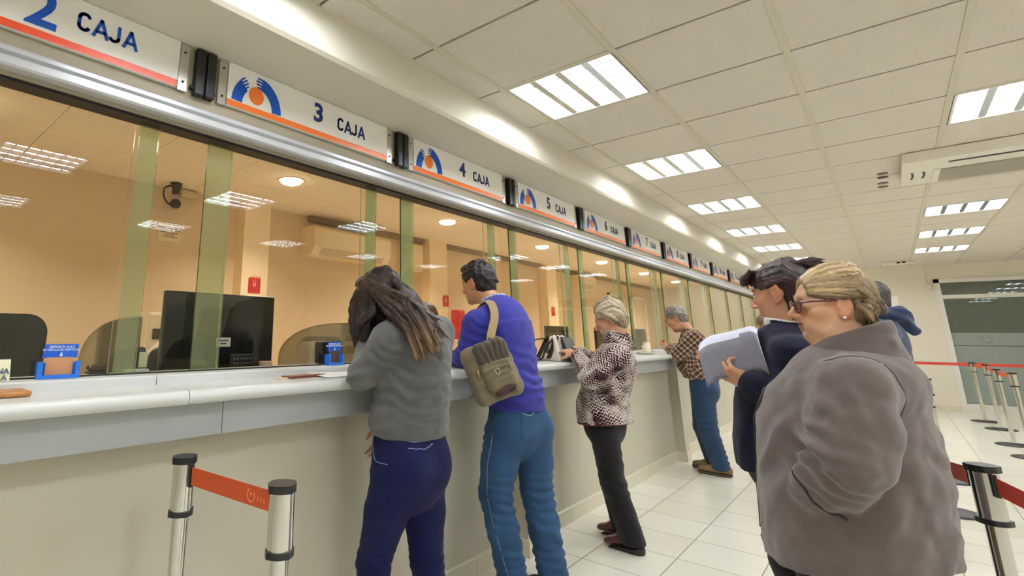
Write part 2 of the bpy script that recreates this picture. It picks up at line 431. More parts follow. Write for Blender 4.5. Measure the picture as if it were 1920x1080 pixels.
def sign(n, y0):
    y1 = y0 + 1.01
    red = n == 2
    t = thing('window_sign', 'white %sCAJA sign with number %d above the teller windows' % ('red-striped ' if red else '', n), 'sign', (XS, (y0 + y1) / 2, 2.37), 'numbered CAJA signs')
    MB().box((XS - .018, y0, 2.268), (XS, y1, 2.47)).build('board', M_sign, t)
    MB().box((XS, y0, 2.269), (XS + .0012, y1, 2.297)).build('stripe', M_red if red else M_or, t)
    xq = XS + .001
    if not red:
        e = MB(); cy, cz = y0 + .147, 2.297
        def ring(a0, a1, r0, r1, oy, n_=14):
            for k in range(n_):
                p, q = a0 + (a1 - a0) * k / n_, a0 + (a1 - a0) * (k + 1) / n_
                pt = lambda a, r: (xq, cy + oy + r * math.cos(a), cz + r * 1.18 * math.sin(a))
                e.prism([pt(p, r0), pt(q, r0), pt(q, r1), pt(p, r1)], (.001, 0, 0))
        ring(math.radians(2), math.radians(78), .082, .132, 0); ring(math.radians(132), math.radians(178), .075, .127, 0)
        for s_ in range(4):      # fingers of the two arms
            rr = .088 + s_ * .0125
            for (ac, ln, sg) in ((78, 17 - abs(s_ - 1.5) * 3, 1), (132, 15 - abs(s_ - 1.5) * 3, -1)):
                ring(math.radians(ac), math.radians(ac + sg * ln), rr - .0035, rr + .0035, 0, 4)
        e.build('emblem', M_blue, t)
        d = MB(); d.prism([(xq, cy - .004 + .039 * math.cos(a), cz + .058 + .043 * math.sin(a)) for a in [2 * math.pi * k / 28 for k in range(28)]], (.001, 0, 0))
        d.build('emblem_disc', M_or, t)
    nm = MB(); put_text(nm, str(n), .135 if not red else .2, (XS + .001, y0 + (.505 if not red else 0.529), 2.388 if not red else 2.375), (0, 1, 0), (0, 0, 1), bold=.004); nm.build('number', M_navy if not red else M_blue, t)
    lt = MB(); caja(lt, y0 + (.632 if not red else 0.635), 2.342 if not red else 2.352, .070 if not red else .074); lt.build('lettering', M_navy if not red else M_blue, t)
    for ya, yb in ((y0 - .042, y0 - .004), (y1 + .004, y1 + .042)):
        q = MB().box((XS - .018, ya, 2.262), (XS - .004, yb, 2.468), 0)
        q.build('bracket', M_steel, t)
        for zb in (2.30, 2.43): MB().lathe([(0, .004), (.005, .004), (.005, 0)], (XS - .004, (ya + yb) / 2, zb), 8, axis='x').build('bolt', M_bolt, t)
    return t
for k in range(-1, 11):
    y0 = 1.003 + 1.247 * k - (.213 if k == -1 else 0) + (0 if k != -1 else 0)
    if k == -1: y0 = .782 - 1.01
    sign(k + 3, y0)
    if k < 10:
        yc = (1.003 + 1.247 * (k + 1)) - .112 if k > -1 else .895
        t = thing('sign_divider', 'pair of upright black blocks between the %d and %d signs' % (k + 3, k + 4), 'divider', (XS, yc, 2.36), 'black blocks between the signs')
        for s_ in (-1, 1):
            MB().bbox((XS - .02, yc + s_ * .024 - .021, 2.258), (XS + .016, yc + s_ * .024 + .021, 2.466), .006).build('block', M_blk, t)
        MB().box((XS - .02, yc - .055, 2.285), (XS, yc + .055, 2.30)).build('clip', M_bolt, t)

# ---------------------------------------------------------------- the tellers' side: walls, ceiling, pillars, downlights
M_tan = mat('teller_wall_paint', (228, 204, 168), .8, bump=.04, bscale=160)
M_tanp = mat('teller_pillar_paint', (250, 228, 190), .75)
M_tceil = mat('teller_ceiling_board', (248, 232, 206), .9, var=.05, vscale=30, bump=.2, bscale=200)
XW, ZC = -4.17, 2.50
struct(MB().box((XW - .1, Y0, 0), (XW, YB, 2.7)).build('wall_teller', M_tan))
tcm = MB()
yy = Y0
while yy < YB:
    for xa in (-4.17, -3.56, -2.95, -2.34):
        tcm.box((xa + .002, yy + .002, ZC), (min(xa + .608, -2.0), yy + .608, ZC + .01))
    yy += .61
tcm.box((XW, Y0, ZC + .012), (-2.0, YB, ZC + .03), 1)
struct(tcm.build('ceiling_teller', [M_tceil, mat('teller_joint', (120, 96, 66), .8)]))
pm = MB()
for y in (2.39, 5.05, 8.2): pm.box((XW, y, 0), (-4.03, y + (.27 if y < 3 else .36), ZC))
struct(pm.build('column_teller', M_tanp))
struct(MB().box((-4.17, 3.2, 2.44), (-4.1, 14.5, 2.5)).build('trim_3', mat('duct_paint', (150, 128, 96), .7)))
struct(MB().box((-4.1, Y0, .8), (-2.06, YB, .86)).build('floor_teller', mat('teller_desk_floor', (224, 212, 190), .7)))
M_warm = mat('downlight_glow', (255, 230, 180), .5, emit=(255, 238, 206), estr=16)
M_ring = mat('downlight_ring', (226, 204, 160), .4)
for k, y in enumerate((.25, 2.32, 4.39, 6.55, 8.62, 10.7, 12.8)):
    who = ['left of the small ceiling camera', 'next to the pillar with the red sign', 'behind the long-haired woman', 'behind the man with the bag', 'behind the woman in the patterned jacket', 'beyond the plaid-shirted man', 'at the far end'][k]
    t = thing('downlight', 'round glowing warm ceiling lamp over the tellers, %s' % who, 'ceiling light', (-3.25, y, ZC), 'round warm lamps over the tellers')
    MB().lathe([(.085, .0), (.108, -.006), (.112, -.001), (.112, 0)], (-3.25, y, ZC), 28).build('ring', M_ring, t)
    MB().lathe([(0, -.034), (.05, -.031), (.078, -.02), (.086, -.001)], (-3.25, y, ZC), 28).build('diffuser', M_warm, t)
    ld = bpy.data.lights.new('downlight_lamp', 'AREA'); ld.shape = 'DISK'; ld.size = .17; ld.spread = 2.2; ld.energy = DOWNLIGHT_W; ld.color = (1, .91, .76)
    lo = bpy.data.objects.new('lamp_light', ld); COL.objects.link(lo); lo.parent = t; lo.location = (0, 0, -.04)

# ---------------------------------------------------------------- smooth solid modelling for people and soft things
def V3(p): return np.array(p, dtype=np.float64)
def unit(v):
    v = V3(v); return v / (np.linalg.norm(v) + 1e-12)
_nrs = np.random.RandomState(3)
_ND = _nrs.normal(size=(14, 3)); _ND /= np.linalg.norm(_ND, axis=1)[:, None]; _NP = _nrs.uniform(0, 6.28, 14); _NF = _nrs.uniform(.6, 1.7, 14)
def wob(p, scale, seed=0.):
    """cheap smooth 3D noise, about -1..1; scale = waves per metre"""
    q = p @ (_ND * (_NF[:, None] * scale * 6.2832)).T + _NP + seed * 1.7
    return np.sin(q).sum(axis=-1) / 5.0

class Cone:
    """round cone a-b; `flat` squeezes the section across `side`"""
    def __init__(s, a, b, ra, rb=None, flat=1., side=(0, 1, 0), col=None):
        s.a, s.b, s.ra, s.rb = V3(a), V3(b), ra, ra if rb is None else rb
        s.flat = flat; s.col = col; s.off = 0.; s.lid = None
        d = s.b - s.a; s.L = np.linalg.norm(d)
        s.w = d / s.L if s.L > 1e-6 else V3((0, 0, 1))
        sd = V3(side) - s.w * np.dot(side, s.w)
        if np.linalg.norm(sd) < 1e-3: sd = np.cross(s.w, (0.3, .5, .8))
        s.u = unit(sd); s.v = np.cross(s.w, s.u)
        R = max(s.ra, s.rb)
        s.lo = np.minimum(s.a, s.b) - R; s.hi = np.maximum(s.a, s.b) + R
    def loc(s, P):
        q = P - s.a
        return q @ s.u, (q @ s.v) / s.flat, q @ s.w
    def __call__(s, P):
        x, y, z = s.loc(P)
        t = np.clip(z / s.L, 0, 1) if s.L > 1e-6 else 0
        r = s.ra + (s.rb - s.ra) * t
        d = np.sqrt(x * x + y * y + (z - t * s.L) ** 2) - r
        return d * (1. if s.flat > .7 else (s.flat + 1) / 2) if s.flat <= 1 else d
    def uv(s, P):
        x, y, z = s.loc(P); R = (s.ra + s.rb) / 2
        return z, np.arctan2(y, x) * R * (1 + s.flat) / 2
class Ell:
    def __init__(s, c, r, ax=None, col=None):
        s.c, s.r = V3(c), V3((r,) * 3 if np.isscalar(r) else r); s.col = col
        s.off = 0.; s.lid = None
        s.A = np.eye(3) if ax is None else np.array(ax, float)       # rows: local axes
        e = np.sqrt(((s.A * s.r[:, None]) ** 2).sum(0))
        s.lo, s.hi = s.c - e, s.c + e
    def __call__(s, P):
        q = (P - s.c) @ s.A.T
        k0 = np.sqrt(((q / s.r) ** 2).sum(-1)); k1 = np.sqrt(((q / s.r ** 2) ** 2).sum(-1))
        return k0 * (k0 - 1) / (k1 + 1e-9)
    def uv(s, P):
        q = (P - s.c) @ s.A.T
        return q[..., 2], np.arctan2(q[..., 1], q[..., 0]) * (s.r[0] + s.r[1]) / 2
class Half:
    """keeps the side the normal points away from"""
    def __init__(s, p, n): s.p, s.n = V3(p), unit(n)
    def __call__(s, P): return (P - s.p) @ s.n

class Sdf:
    def __init__(s): s.ops = []
    def u(s, prim, k=.02): s.ops.append(('u', prim, k)); return s
    def sub(s, prim, k=.01): s.ops.append(('s', prim, k)); return s
    def clip(s, p, n, k=.004): s.ops.append(('c', Half(p, n), k)); return s
    def eval(s, ax):
        xs, ys, zs = ax
        F = np.full((len(xs), len(ys), len(zs)), .5, np.float32)
        for op, pr, k in s.ops:
            if op == 'c': i0 = j0 = l0 = 0; i1, j1, l1 = F.shape
            else:
                m = k + .03
                i0, i1 = np.searchsorted(xs, [pr.lo[0] - m, pr.hi[0] + m]); j0, j1 = np.searchsorted(ys, [pr.lo[1] - m, pr.hi[1] + m]); l0, l1 = np.searchsorted(zs, [pr.lo[2] - m, pr.hi[2] + m])
                if i1 <= i0 or j1 <= j0 or l1 <= l0: continue
            P = np.stack(np.meshgrid(xs[i0:i1], ys[j0:j1], zs[l0:l1], indexing='ij'), -1)
            d = pr(P); f = F[i0:i1, j0:j1, l0:l1]
            if op == 'u':
                h = np.maximum(k - np.abs(f - d), 0) / k; F[i0:i1, j0:j1, l0:l1] = np.minimum(f, d) - h * h * k * .25
            else:
                e = -d if op == 's' else d
                h = np.maximum(k - np.abs(f - e), 0) / k; F[i0:i1, j0:j1, l0:l1] = np.maximum(f, e) + h * h * k * .25
        return F
    def bounds(s):
        us = [p for o, p, k in s.ops if o == 'u']
        return np.min([p.lo for p in us], 0) - .03, np.max([p.hi for p in us], 0) + .03
    def mesh(s, h=.008, dense=(), hd=.003, smooth=1, lo=None, hi=None):
        """dense: boxes (centre, half size) that get the fine spacing hd"""
        b0, b1 = s.bounds()
        if lo is not None: b0 = np.maximum(b0, lo)
        if hi is not None: b1 = np.minimum(b1, hi)
        ax = []
        for d in range(3):
            c = [b0[d]]
            while c[-1] < b1[d]:
                x = c[-1]; st = h
                for cc, rr in dense:
                    lo_, hi_ = cc[d] - rr, cc[d] + rr
                    if lo_ - h < x < hi_: st = hd
                c.append(x + st)
            ax.append(np.array(c))
        F = s.eval(ax)
        V, Q = nets(F, ax, smooth)
        if np.einsum('ij,ij->i', V[Q[:, 0]], np.cross(V[Q[:, 1]], V[Q[:, 2]]) + np.cross(V[Q[:, 2]], V[Q[:, 3]])).sum() < 0: Q = Q[:, ::-1]
        return V, Q
    def near(s, P):
        """index of the closest added solid for each point"""
        us = [p for o, p, k in s.ops if o == 'u']
        best = np.full(len(P), 9.); idx = np.zeros(len(P), int)
        for i, p in enumerate(us):
            d = p(P); m = d < best; best[m] = d[m]; idx[m] = i
        return us, idx
    def fabric_uv(s, P):
        us, idx = s.near(P); uv = np.zeros((len(P), 3))
        for i, p in enumerate(us):
            m = idx == i
            if m.any():
                a, b = p.uv(P[m]); uv[m, 0] = a + (p.off if p.lid is not None else i * .37); uv[m, 1] = b; uv[m, 2] = (p.lid if p.lid is not None else i) * .1
        return uv

def nets(F, ax, smooth=1):
    xs, ys, zs = ax; ins = F < 0
    n0, n1, n2 = F.shape
    c = np.zeros((n0 - 1, n1 - 1, n2 - 1), np.uint8)
    for a in (0, 1):
        for b in (0, 1):
            for d in (0, 1): c += ins[a:n0 - 1 + a, b:n1 - 1 + b, d:n2 - 1 + d]
    cells = np.argwhere((c > 0) & (c < 8)); idm = np.full(c.shape, -1, np.int64); idm[tuple(cells.T)] = np.arange(len(cells))
    acc = np.zeros((len(cells), 3)); cnt = np.zeros(len(cells))
    corner = [(a, b, d) for a in (0, 1) for b in (0, 1) for d in (0, 1)]
    co = lambda o: np.stack([xs[cells[:, 0] + o[0]], ys[cells[:, 1] + o[1]], zs[cells[:, 2] + o[2]]], 1)
    fv = lambda o: F[cells[:, 0] + o[0], cells[:, 1] + o[1], cells[:, 2] + o[2]]
    for o in corner:
        for d in range(3):
            if o[d]: continue
            q = list(o); q[d] = 1
            f0, f1 = fv(o), fv(q); m = (f0 < 0) != (f1 < 0)
            t = np.where(m, f0 / np.where(m, f0 - f1, 1), 0)[:, None]
            acc += np.where(m[:, None], co(o) * (1 - t) + co(q) * t, 0); cnt += m
    V = acc / cnt[:, None]
    faces = []
    for d in range(3):
        e = [slice(None)] * 3; g = [slice(None)] * 3
        e[d] = slice(0, -1); g[d] = slice(1, None)
        A, B = ins[tuple(e)], ins[tuple(g)]
        E = np.argwhere(A != B); d1, d2 = (d + 1) % 3, (d + 2) % 3
        ok = (E[:, d1] > 0) & (E[:, d2] > 0) & (E[:, d1] < F.shape[d1] - 1) & (E[:, d2] < F.shape[d2] - 1); E = E[ok]
        sg = A[tuple(E.T)]
        def cid(a, b):
            q = E.copy(); q[:, d1] -= a; q[:, d2] -= b; return idm[tuple(q.T)]
        Q = np.stack([cid(0, 0), cid(1, 0), cid(1, 1), cid(0, 1)], 1)
        Q[~sg] = Q[~sg][:, ::-1]; faces.append(Q)
    Q = np.concatenate(faces)
    Q = Q[(Q >= 0).all(1)]
    for _ in range(smooth):
        S_ = np.zeros_like(V); n = np.zeros(len(V))
        for a, b in ((0, 1), (1, 2), (2, 3), (3, 0)):
            for i, j in ((a, b), (b, a)):
                np.add.at(S_, Q[:, i], V[Q[:, j]]); np.add.at(n, Q[:, i], 1)
        V = V * .5 + S_ / n[:, None] * .5
    return V, Q
def vnormals(V, Q):
    N = np.cross(V[Q[:, 2]] - V[Q[:, 0]], V[Q[:, 3]] - V[Q[:, 1]]); R = np.zeros_like(V)
    for i in range(4): np.add.at(R, Q[:, i], N)
    return R / (np.linalg.norm(R, axis=1)[:, None] + 1e-12)
def keep_big(V, Q, frac=.02):
    """drop tiny stray islands"""
    lab = np.arange(len(V))
    for _ in range(400):
        m = lab[Q].min(1); new = lab.copy()
        for i in range(4): np.minimum.at(new, Q[:, i], m)
        new = new[new]
        if (new == lab).all(): break
        lab = new
    ids, c = np.unique(lab[Q[:, 0]], return_counts=True)
    good = set(ids[c >= max(c) * frac]); k = np.array([l in good for l in lab[Q[:, 0]]])
    Q = Q[k]; used = np.unique(Q); mp = np.full(len(V), -1); mp[used] = np.arange(len(used))
    return V[used], mp[Q], used
def folds(V, N, specs):
    """cloth wrinkles: (centre, direction across the folds, wavelength, height, radius)"""
    d = np.zeros(len(V))
    for c, dr, wl, amp, rad in specs:
        q = V - V3(c); ph = q @ unit(dr) / wl * 6.2832 + wob(V, 5.5, wl * 40) * 1.9
        s = np.sin(ph); s = np.where(s > 0, s ** .7 if False else s, s * .8)
        d += amp * s * np.exp(-(q ** 2).sum(1) / rad ** 2)
    return V + N * d[:, None]
def solid(name, V, Q, mats, parent, uv=None, col=None, mi=None):
    M = np.array(pmat(parent).inverted()) if parent is not None else np.eye(4)
    W = V @ M[:3, :3].T + M[:3, 3]
    me = bpy.data.meshes.new(name)
    me.vertices.add(len(W)); me.vertices.foreach_set('co', W.astype(np.float32).ravel())
    me.loops.add(len(Q) * 4); me.loops.foreach_set('vertex_index', Q.astype(np.int32).ravel())
    me.polygons.add(len(Q)); me.polygons.foreach_set('loop_start', np.arange(0, len(Q) * 4, 4, dtype=np.int32))
    me.polygons.foreach_set('use_smooth', np.ones(len(Q), bool))
    for m in (mats if isinstance(mats, (list, tuple)) else [mats]): me.materials.append(m)
    if mi is not None: me.polygons.foreach_set('material_index', mi.astype(np.int32))
    if uv is not None:
        a = me.attributes.new('fab', 'FLOAT_VECTOR', 'POINT'); a.data.foreach_set('vector', uv.astype(np.float32).ravel())
    if col is not None:
        a = me.attributes.new('Col', 'FLOAT_COLOR', 'POINT'); a.data.foreach_set('color', np.concatenate([col, np.ones((len(col), 1))], 1).astype(np.float32).ravel())
    me.update(calc_edges=True); me.validate()
    o = bpy.data.objects.new(name, me); COL.objects.link(o)
    if parent is not None: o.parent = parent
    return o
def cloth(name, sdf, m, parent, h=.009, fold=(), rough_=0., lo=None, hi=None, smooth=1, dense=(), hd=.004, post=None):
    V, Q = sdf.mesh(h, dense, hd, smooth, lo, hi); V, Q, _ = keep_big(V, Q)
    uv = sdf.fabric_uv(V)
    N = vnormals(V, Q); W = folds(V, N, fold)
    if rough_: W = W + N * (wob(V, 9) * rough_ + wob(V, 22, 3) * rough_ * .35)[:, None]
    if post is not None: W = post(W, N)
    return solid(name, W, Q, m, parent, uv)

# ---------------------------------------------------------------- people: skin, heads, hands, hair
def attr_mat(name, rough=.55, bump=0., bscale=120., spec=.4, sss=0., stretch=None, battr=None, sheen=0., gain=None):
    """base colour comes from the mesh's own colour layer (lips, brows, hair locks)"""
    m = bpy.data.materials.new(name); m.use_nodes = True; nt = m.node_tree; b = nt.nodes['Principled BSDF']
    a = nt.nodes.new('ShaderNodeAttribute'); a.attribute_name = 'Col'
    nt.links.new(a.outputs['Color'], b.inputs['Base Color'])
    b.inputs['Roughness'].default_value = rough; b.inputs['Specular IOR Level'].default_value = spec
    b.inputs['Sheen Weight'].default_value = sheen
    if sss:
        b.inputs['Subsurface Weight'].default_value = sss; b.inputs['Subsurface Radius'].default_value = (.012, .005, .003); b.inputs['Subsurface Scale'].default_value = .6
    if bump:
        t = nt.nodes.new('ShaderNodeAttribute' if battr else 'ShaderNodeTexCoord')
        if battr: t.attribute_name = battr; src = t.outputs['Vector']
        else: src = t.outputs['Object']
        if stretch:
            mp = nt.nodes.new('ShaderNodeMapping'); mp.inputs['Scale'].default_value = stretch; nt.links.new(src, mp.inputs[0]); src = mp.outputs[0]
        n = nt.nodes.new('ShaderNodeTexNoise'); n.inputs['Scale'].default_value = bscale; n.inputs['Detail'].default_value = 3
        nt.links.new(src, n.inputs['Vector'])
        bp = nt.nodes.new('ShaderNodeBump'); bp.inputs['Strength'].default_value = bump; bp.inputs['Distance'].default_value = .004
        nt.links.new(n.outputs['Fac'], bp.inputs['Height']); nt.links.new(bp.outputs[0], b.inputs['Normal'])
    return m
M_skin = attr_mat('skin', .5, bump=.12, bscale=260, sss=.12)
M_hair = attr_mat('hair', .38, bump=.7, bscale=1.0, spec=.5, battr='fab', stretch=(18, 480, 7))
def _streaks(m):
    nt = m.node_tree; b = nt.nodes['Principled BSDF']; a = [n for n in nt.nodes if n.type == 'ATTRIBUTE' and n.attribute_name == 'fab'][0]; c = [n for n in nt.nodes if n.type == 'ATTRIBUTE' and n.attribute_name == 'Col'][0]
    mp = nt.nodes.new('ShaderNodeMapping'); mp.inputs['Scale'].default_value = (6, 330, 9); nt.links.new(a.outputs['Vector'], mp.inputs[0])
    n = nt.nodes.new('ShaderNodeTexNoise'); n.inputs['Scale'].default_value = 1; n.inputs['Detail'].default_value = 4; nt.links.new(mp.outputs[0], n.inputs['Vector'])
    r = nt.nodes.new('ShaderNodeMapRange'); r.inputs[1].default_value = .3; r.inputs[2].default_value = .7; r.inputs[3].default_value = .5; r.inputs[4].default_value = 1.55; nt.links.new(n.outputs['Fac'], r.inputs[0])
    v = nt.nodes.new('ShaderNodeVectorMath'); v.operation = 'SCALE'; nt.links.new(c.outputs['Color'], v.inputs[0]); nt.links.new(r.outputs[0], v.inputs['Scale']); nt.links.new(v.outputs[0], b.inputs['Base Color'])
_streaks(M_hair)

class Head:
    def __init__(s, c, fwd, up=(0, 0, 1), k=1.0, old=0., nose=1.0, jaw=1.0):
        s.c = V3(c); s.f = unit(fwd); u = V3(up); s.u = unit(u - s.f * np.dot(u, s.f)); s.x = np.cross(s.f, s.u)   # x = the head's right
        s.k = k; s.old = old; s.nose = nose; s.jaw = jaw
        s.A = np.array([s.x, s.f, s.u])
    def p(s, x, y, z): return s.c + s.k * (s.x * x + s.f * y + s.u * z)
    def loc(s, P): return (P - s.c) @ s.A.T / s.k
    def e(s, c, r, tilt=None):
        A = s.A
        if tilt is not None:
            ca, sa = math.cos(tilt), math.sin(tilt)       # turn about the x axis
            A = np.array([s.x, s.f * ca + s.u * sa, s.u * ca - s.f * sa])
        return Ell(s.p(*c), np.array(r if not np.isscalar(r) else (r,) * 3) * s.k, A)
    def add(s, S_, ears=True, hi=True):
        k = s.k; E = s.e
        S_.u(E((0, -.018, .036), (.074, .093, .080)), .02)
        S_.u(E((0, .020, -.012), (.064, .068, .088)), .03)
        S_.u(E((0, .030, -.062), (.052 * s.jaw, .056, .050)), .03)
        S_.u(E((0, .070, -.096), (.021, .017, .016)), .022)
        if s.old:
            for q in (-1, 1):
                S_.u(E((q * .040, .036, -.088), (.020, .026, .018)), .02); S_.u(E((q * .028, .072, -.062), (.016, .013, .022)), .018)
            S_.u(E((0, .035, -.108), (.030, .035, .016)), .025)
        for q in (-1, 1): S_.u(E((q * .043, .054, -.022), (.021, .020, .019)), .022)
        S_.u(Cone(s.p(-.034, .076, .026), s.p(.034, .076, .026), .010 * k), .018)
        if not hi: 
            S_.u(Cone(s.p(0, .085, .014), s.p(0, .108, -.028), .008 * k, .013 * k), .012)
        else:
            for q in (-1, 1):
                S_.sub(E((q * .031, .094, .006), (.018, .014, .011)), .012)
                S_.u(E((q * .031, .0745, .004), .0128), .003)
                S_.u(E((q * .031, .0775, .0115), (.0165, .0115, .0035), -.25), .004)     # upper lid
                S_.u(E((q * .031, .0755, -.0055), (.0155, .011, .003), .2), .005)        # lower lid
            n = s.nose
            S_.u(Cone(s.p(0, .082, .014), s.p(0, .110 * (1 + .03 * (n - 1)), -.026), .0065 * k, .0095 * k), .010)
            S_.u(E((0, .1085 + .01 * (n - 1), -.0290), .0108 * n), .006)
            for q in (-1, 1):
                S_.u(E((q * .0125, .098, -.034), (.0085, .0105, .008)), .006)
                S_.sub(E((q * .006, .103, -.0425), (.0035, .005, .004)), .002)
            S_.u(E((0, .0825, -.057), (.022, .0105, .0065)), .007); S_.u(E((0, .0815, -.069), (.020, .0105, .0075)), .007)
            S_.sub(E((0, .0950, -.0628), (.022, .008, .0016)), .003)
            S_.sub(E((0, .090, -.083), (.018, .008, .006)), .010)
        if ears:
            for q in (-1, 1):
                S_.u(E((q * .073, -.012, -.004), (.011, .020, .032), -.15), .008)
                S_.u(Cone(s.p(q * .080, .002, .012), s.p(q * .084, -.022, .024), .0045 * k), .006); S_.u(Cone(s.p(q * .084, -.022, .024), s.p(q * .080, -.026, -.012), .0045 * k), .006)
                S_.u(E((q * .075, -.006, -.034), (.007, .009, .010)), .008)
                S_.sub(E((q * .087, -.008, .000), (.008, .009, .016)), .005)
        return S_
    def colours(s, P, skin, lip, brow, eye=True, cheek=.0):
        q = s.loc(P); c = np.tile(np.array(lin(skin)), (len(P), 1))
        c *= (1 + .05 * wob(P, 14))[:, None]
        def mix(m, rgb): 
            m = np.clip(m, 0, 1)[:, None]; c[:] = c * (1 - m) + np.array(lin(rgb)) * m
        face = (q[:, 1] > .03) & (np.abs(q[:, 0]) < .08) & (np.abs(q[:, 2]) < .12)
        red = (skin[0] * .98, skin[1] * .80, skin[2] * .76)
        mix(face * np.exp(-((q[:, 0]) ** 2 / .018 ** 2 + (q[:, 2] + .03) ** 2 / .016 ** 2)) * .6, red)
        for sg in (-1, 1): mix(face * np.exp(-((q[:, 0] - sg * .045) ** 2 / .022 ** 2 + (q[:, 2] + .028) ** 2 / .02 ** 2)) * (.45 + cheek), red)
        ear = (np.abs(q[:, 0]) > .068) & (np.abs(q[:, 1]) < .04) & (np.abs(q[:, 2]) < .05)
        mix(ear * .45, red)
        l = face & (q[:, 1] > .075)
        mix(l * (1.25 - ((q[:, 0] / .026) ** 2 + ((q[:, 2] + .063) / .0125) ** 2)) * 2.2, lip)
        for sg in (-1, 1):
            ex, ez = q[:, 0] - sg * .031, q[:, 2] - .003
            if eye:
                w = face & (q[:, 1] > .073) & ((ex / .0125) ** 2 + (ez / .0058) ** 2 < 1)
                mix(w * 1., (214, 206, 198)); mix((w & (ex ** 2 + ez ** 2 < .0056 ** 2)) * 1., (58, 42, 32)); mix((w & (ex ** 2 + ez ** 2 < .0026 ** 2)) * 1., (14, 12, 12))
                mix((face & (q[:, 1] > .07)) * (1.3 - ((ex / .0155) ** 2 + ((ez - .0068) / .0026) ** 2)) * .9, (60, 44, 38))
            if brow: mix((face) * (1.2 - ((ex - sg * .003) / .021) ** 2 - ((q[:, 2] - .027 + .12 * np.abs(ex - sg * .003)) / .0055) ** 2) * .85, brow)
        return c
def add_hand(S_, wrist, d, n, curl=(.5, .55, .6, .65), side=1, k=1.0, thumb=.5, spread=.10):
    """d: wrist to knuckles, n: out of the palm, side=+1 when the thumb lies toward d x n"""
    w, d = V3(wrist), unit(d); n = unit(V3(n) - d * np.dot(n, d)); t = np.cross(d, n) * side
    S_.u(Cone(w - d * .02 * k, w + d * .03 * k, .022 * k, .026 * k, .72, t), .015)
    ends = []
    for i in range(4):
        o = (1.5 - i) * .0195 * k; ln = (.088, .092, .087, .078)[i] * k
        kn = w + d * ln + t * o - n * .004 * k
        S_.u(Cone(w + d * .02 * k + t * o * .6, kn, .0145 * k, .0115 * k, .9, t), .012)
        S_.u(Ell(w + d * .045 * k + t * o * .8 + n * .006 * k, .0135 * k), .012)
        p = kn; a = 0; ang = curl[i]; L = ((.043, .026, .022), (.047, .030, .023), (.043, .028, .022), (.034, .021, .020))[i]
        for j in range(3):
            a += ang * (1., 1.05, .7)[j]
            dd = unit(d * math.cos(a) + n * math.sin(a) + t * spread * (1.5 - i) * .5)
            e = p + dd * L[j] * k; r0 = (.0098, .0088, .0078)[j] * k * (1 if i < 3 else .88); r1 = (.0088, .0078, .0066)[j] * k * (1 if i < 3 else .88)
            S_.u(Cone(p, e, r0, r1), .003); p = e
        ends.append(p)
    b = w + d * .022 * k + t * .020 * k + n * .004 * k
    th = unit(d * .62 + t * .72 + n * .30 * (1 + thumb)); m = b + th * .042 * k
    S_.u(Cone(b, m, .0155 * k, .0115 * k), .012)
    th2 = unit(d * .85 + t * (.45 - .5 * thumb) + n * (.25 + .55 * thumb)); m2 = m + th2 * .032 * k
    S_.u(Cone(m, m2, .0108 * k, .0095 * k), .004); th3 = unit(d * .9 + t * (.15 - .6 * thumb) + n * (.2 + .7 * thumb)); S_.u(Cone(m2, m2 + th3 * .026 * k, .0095 * k, .0076 * k), .004)
    return ends
def arm(S_, sh, el, wr, r=(.050, .040, .027), k=.02):
    S_.u(Cone(sh, el, r[0], r[1]), k); S_.u(Cone(el, wr, r[1] * .98, r[2]), k * .6)
def leg(S_, hp, kn, an, r=(.085, .060, .042), k=.03):
    S_.u(Cone(hp, kn, r[0], r[1]), k); S_.u(Cone(kn, kn + (V3(an) - V3(kn)) * .35, r[1], r[1] * .96), k * .6); S_.u(Cone(kn + (V3(an) - V3(kn)) * .3, an, r[1] * .97, r[2]), k * .6)
def trunk(S_, secs, side, k=.04):
    """secs: (centre, half width, half depth) up the spine"""
    secs = [(V3(c), w, d) for c, w, d in secs]; c, w, d = secs[-1]
    secs[-1] = (c - unit(c - secs[-2][0]) * min(.55 * w, .8 * np.linalg.norm(c - secs[-2][0])), w, d)
    for (c0, w0, d0), (c1, w1, d1) in zip(secs[:-1], secs[1:]):
        S_.u(Cone(c0, c1, w0, w1, (d0 / w0 + d1 / w1) / 2, side), k)
def grow(secs, d): return [(c, w + d, h + d) for c, w, h in secs]
def body_mesh(S_, root, head, skin, lip, brow, dense, h=.010, hd=.0034, eye=True, name='body', cheek=0.):
    V, Q = S_.mesh(h, dense, hd, 1); V, Q, _ = keep_big(V, Q)
    return solid(name, V, Q, M_skin, root, None, head.colours(V, skin, lip, brow, eye, cheek))
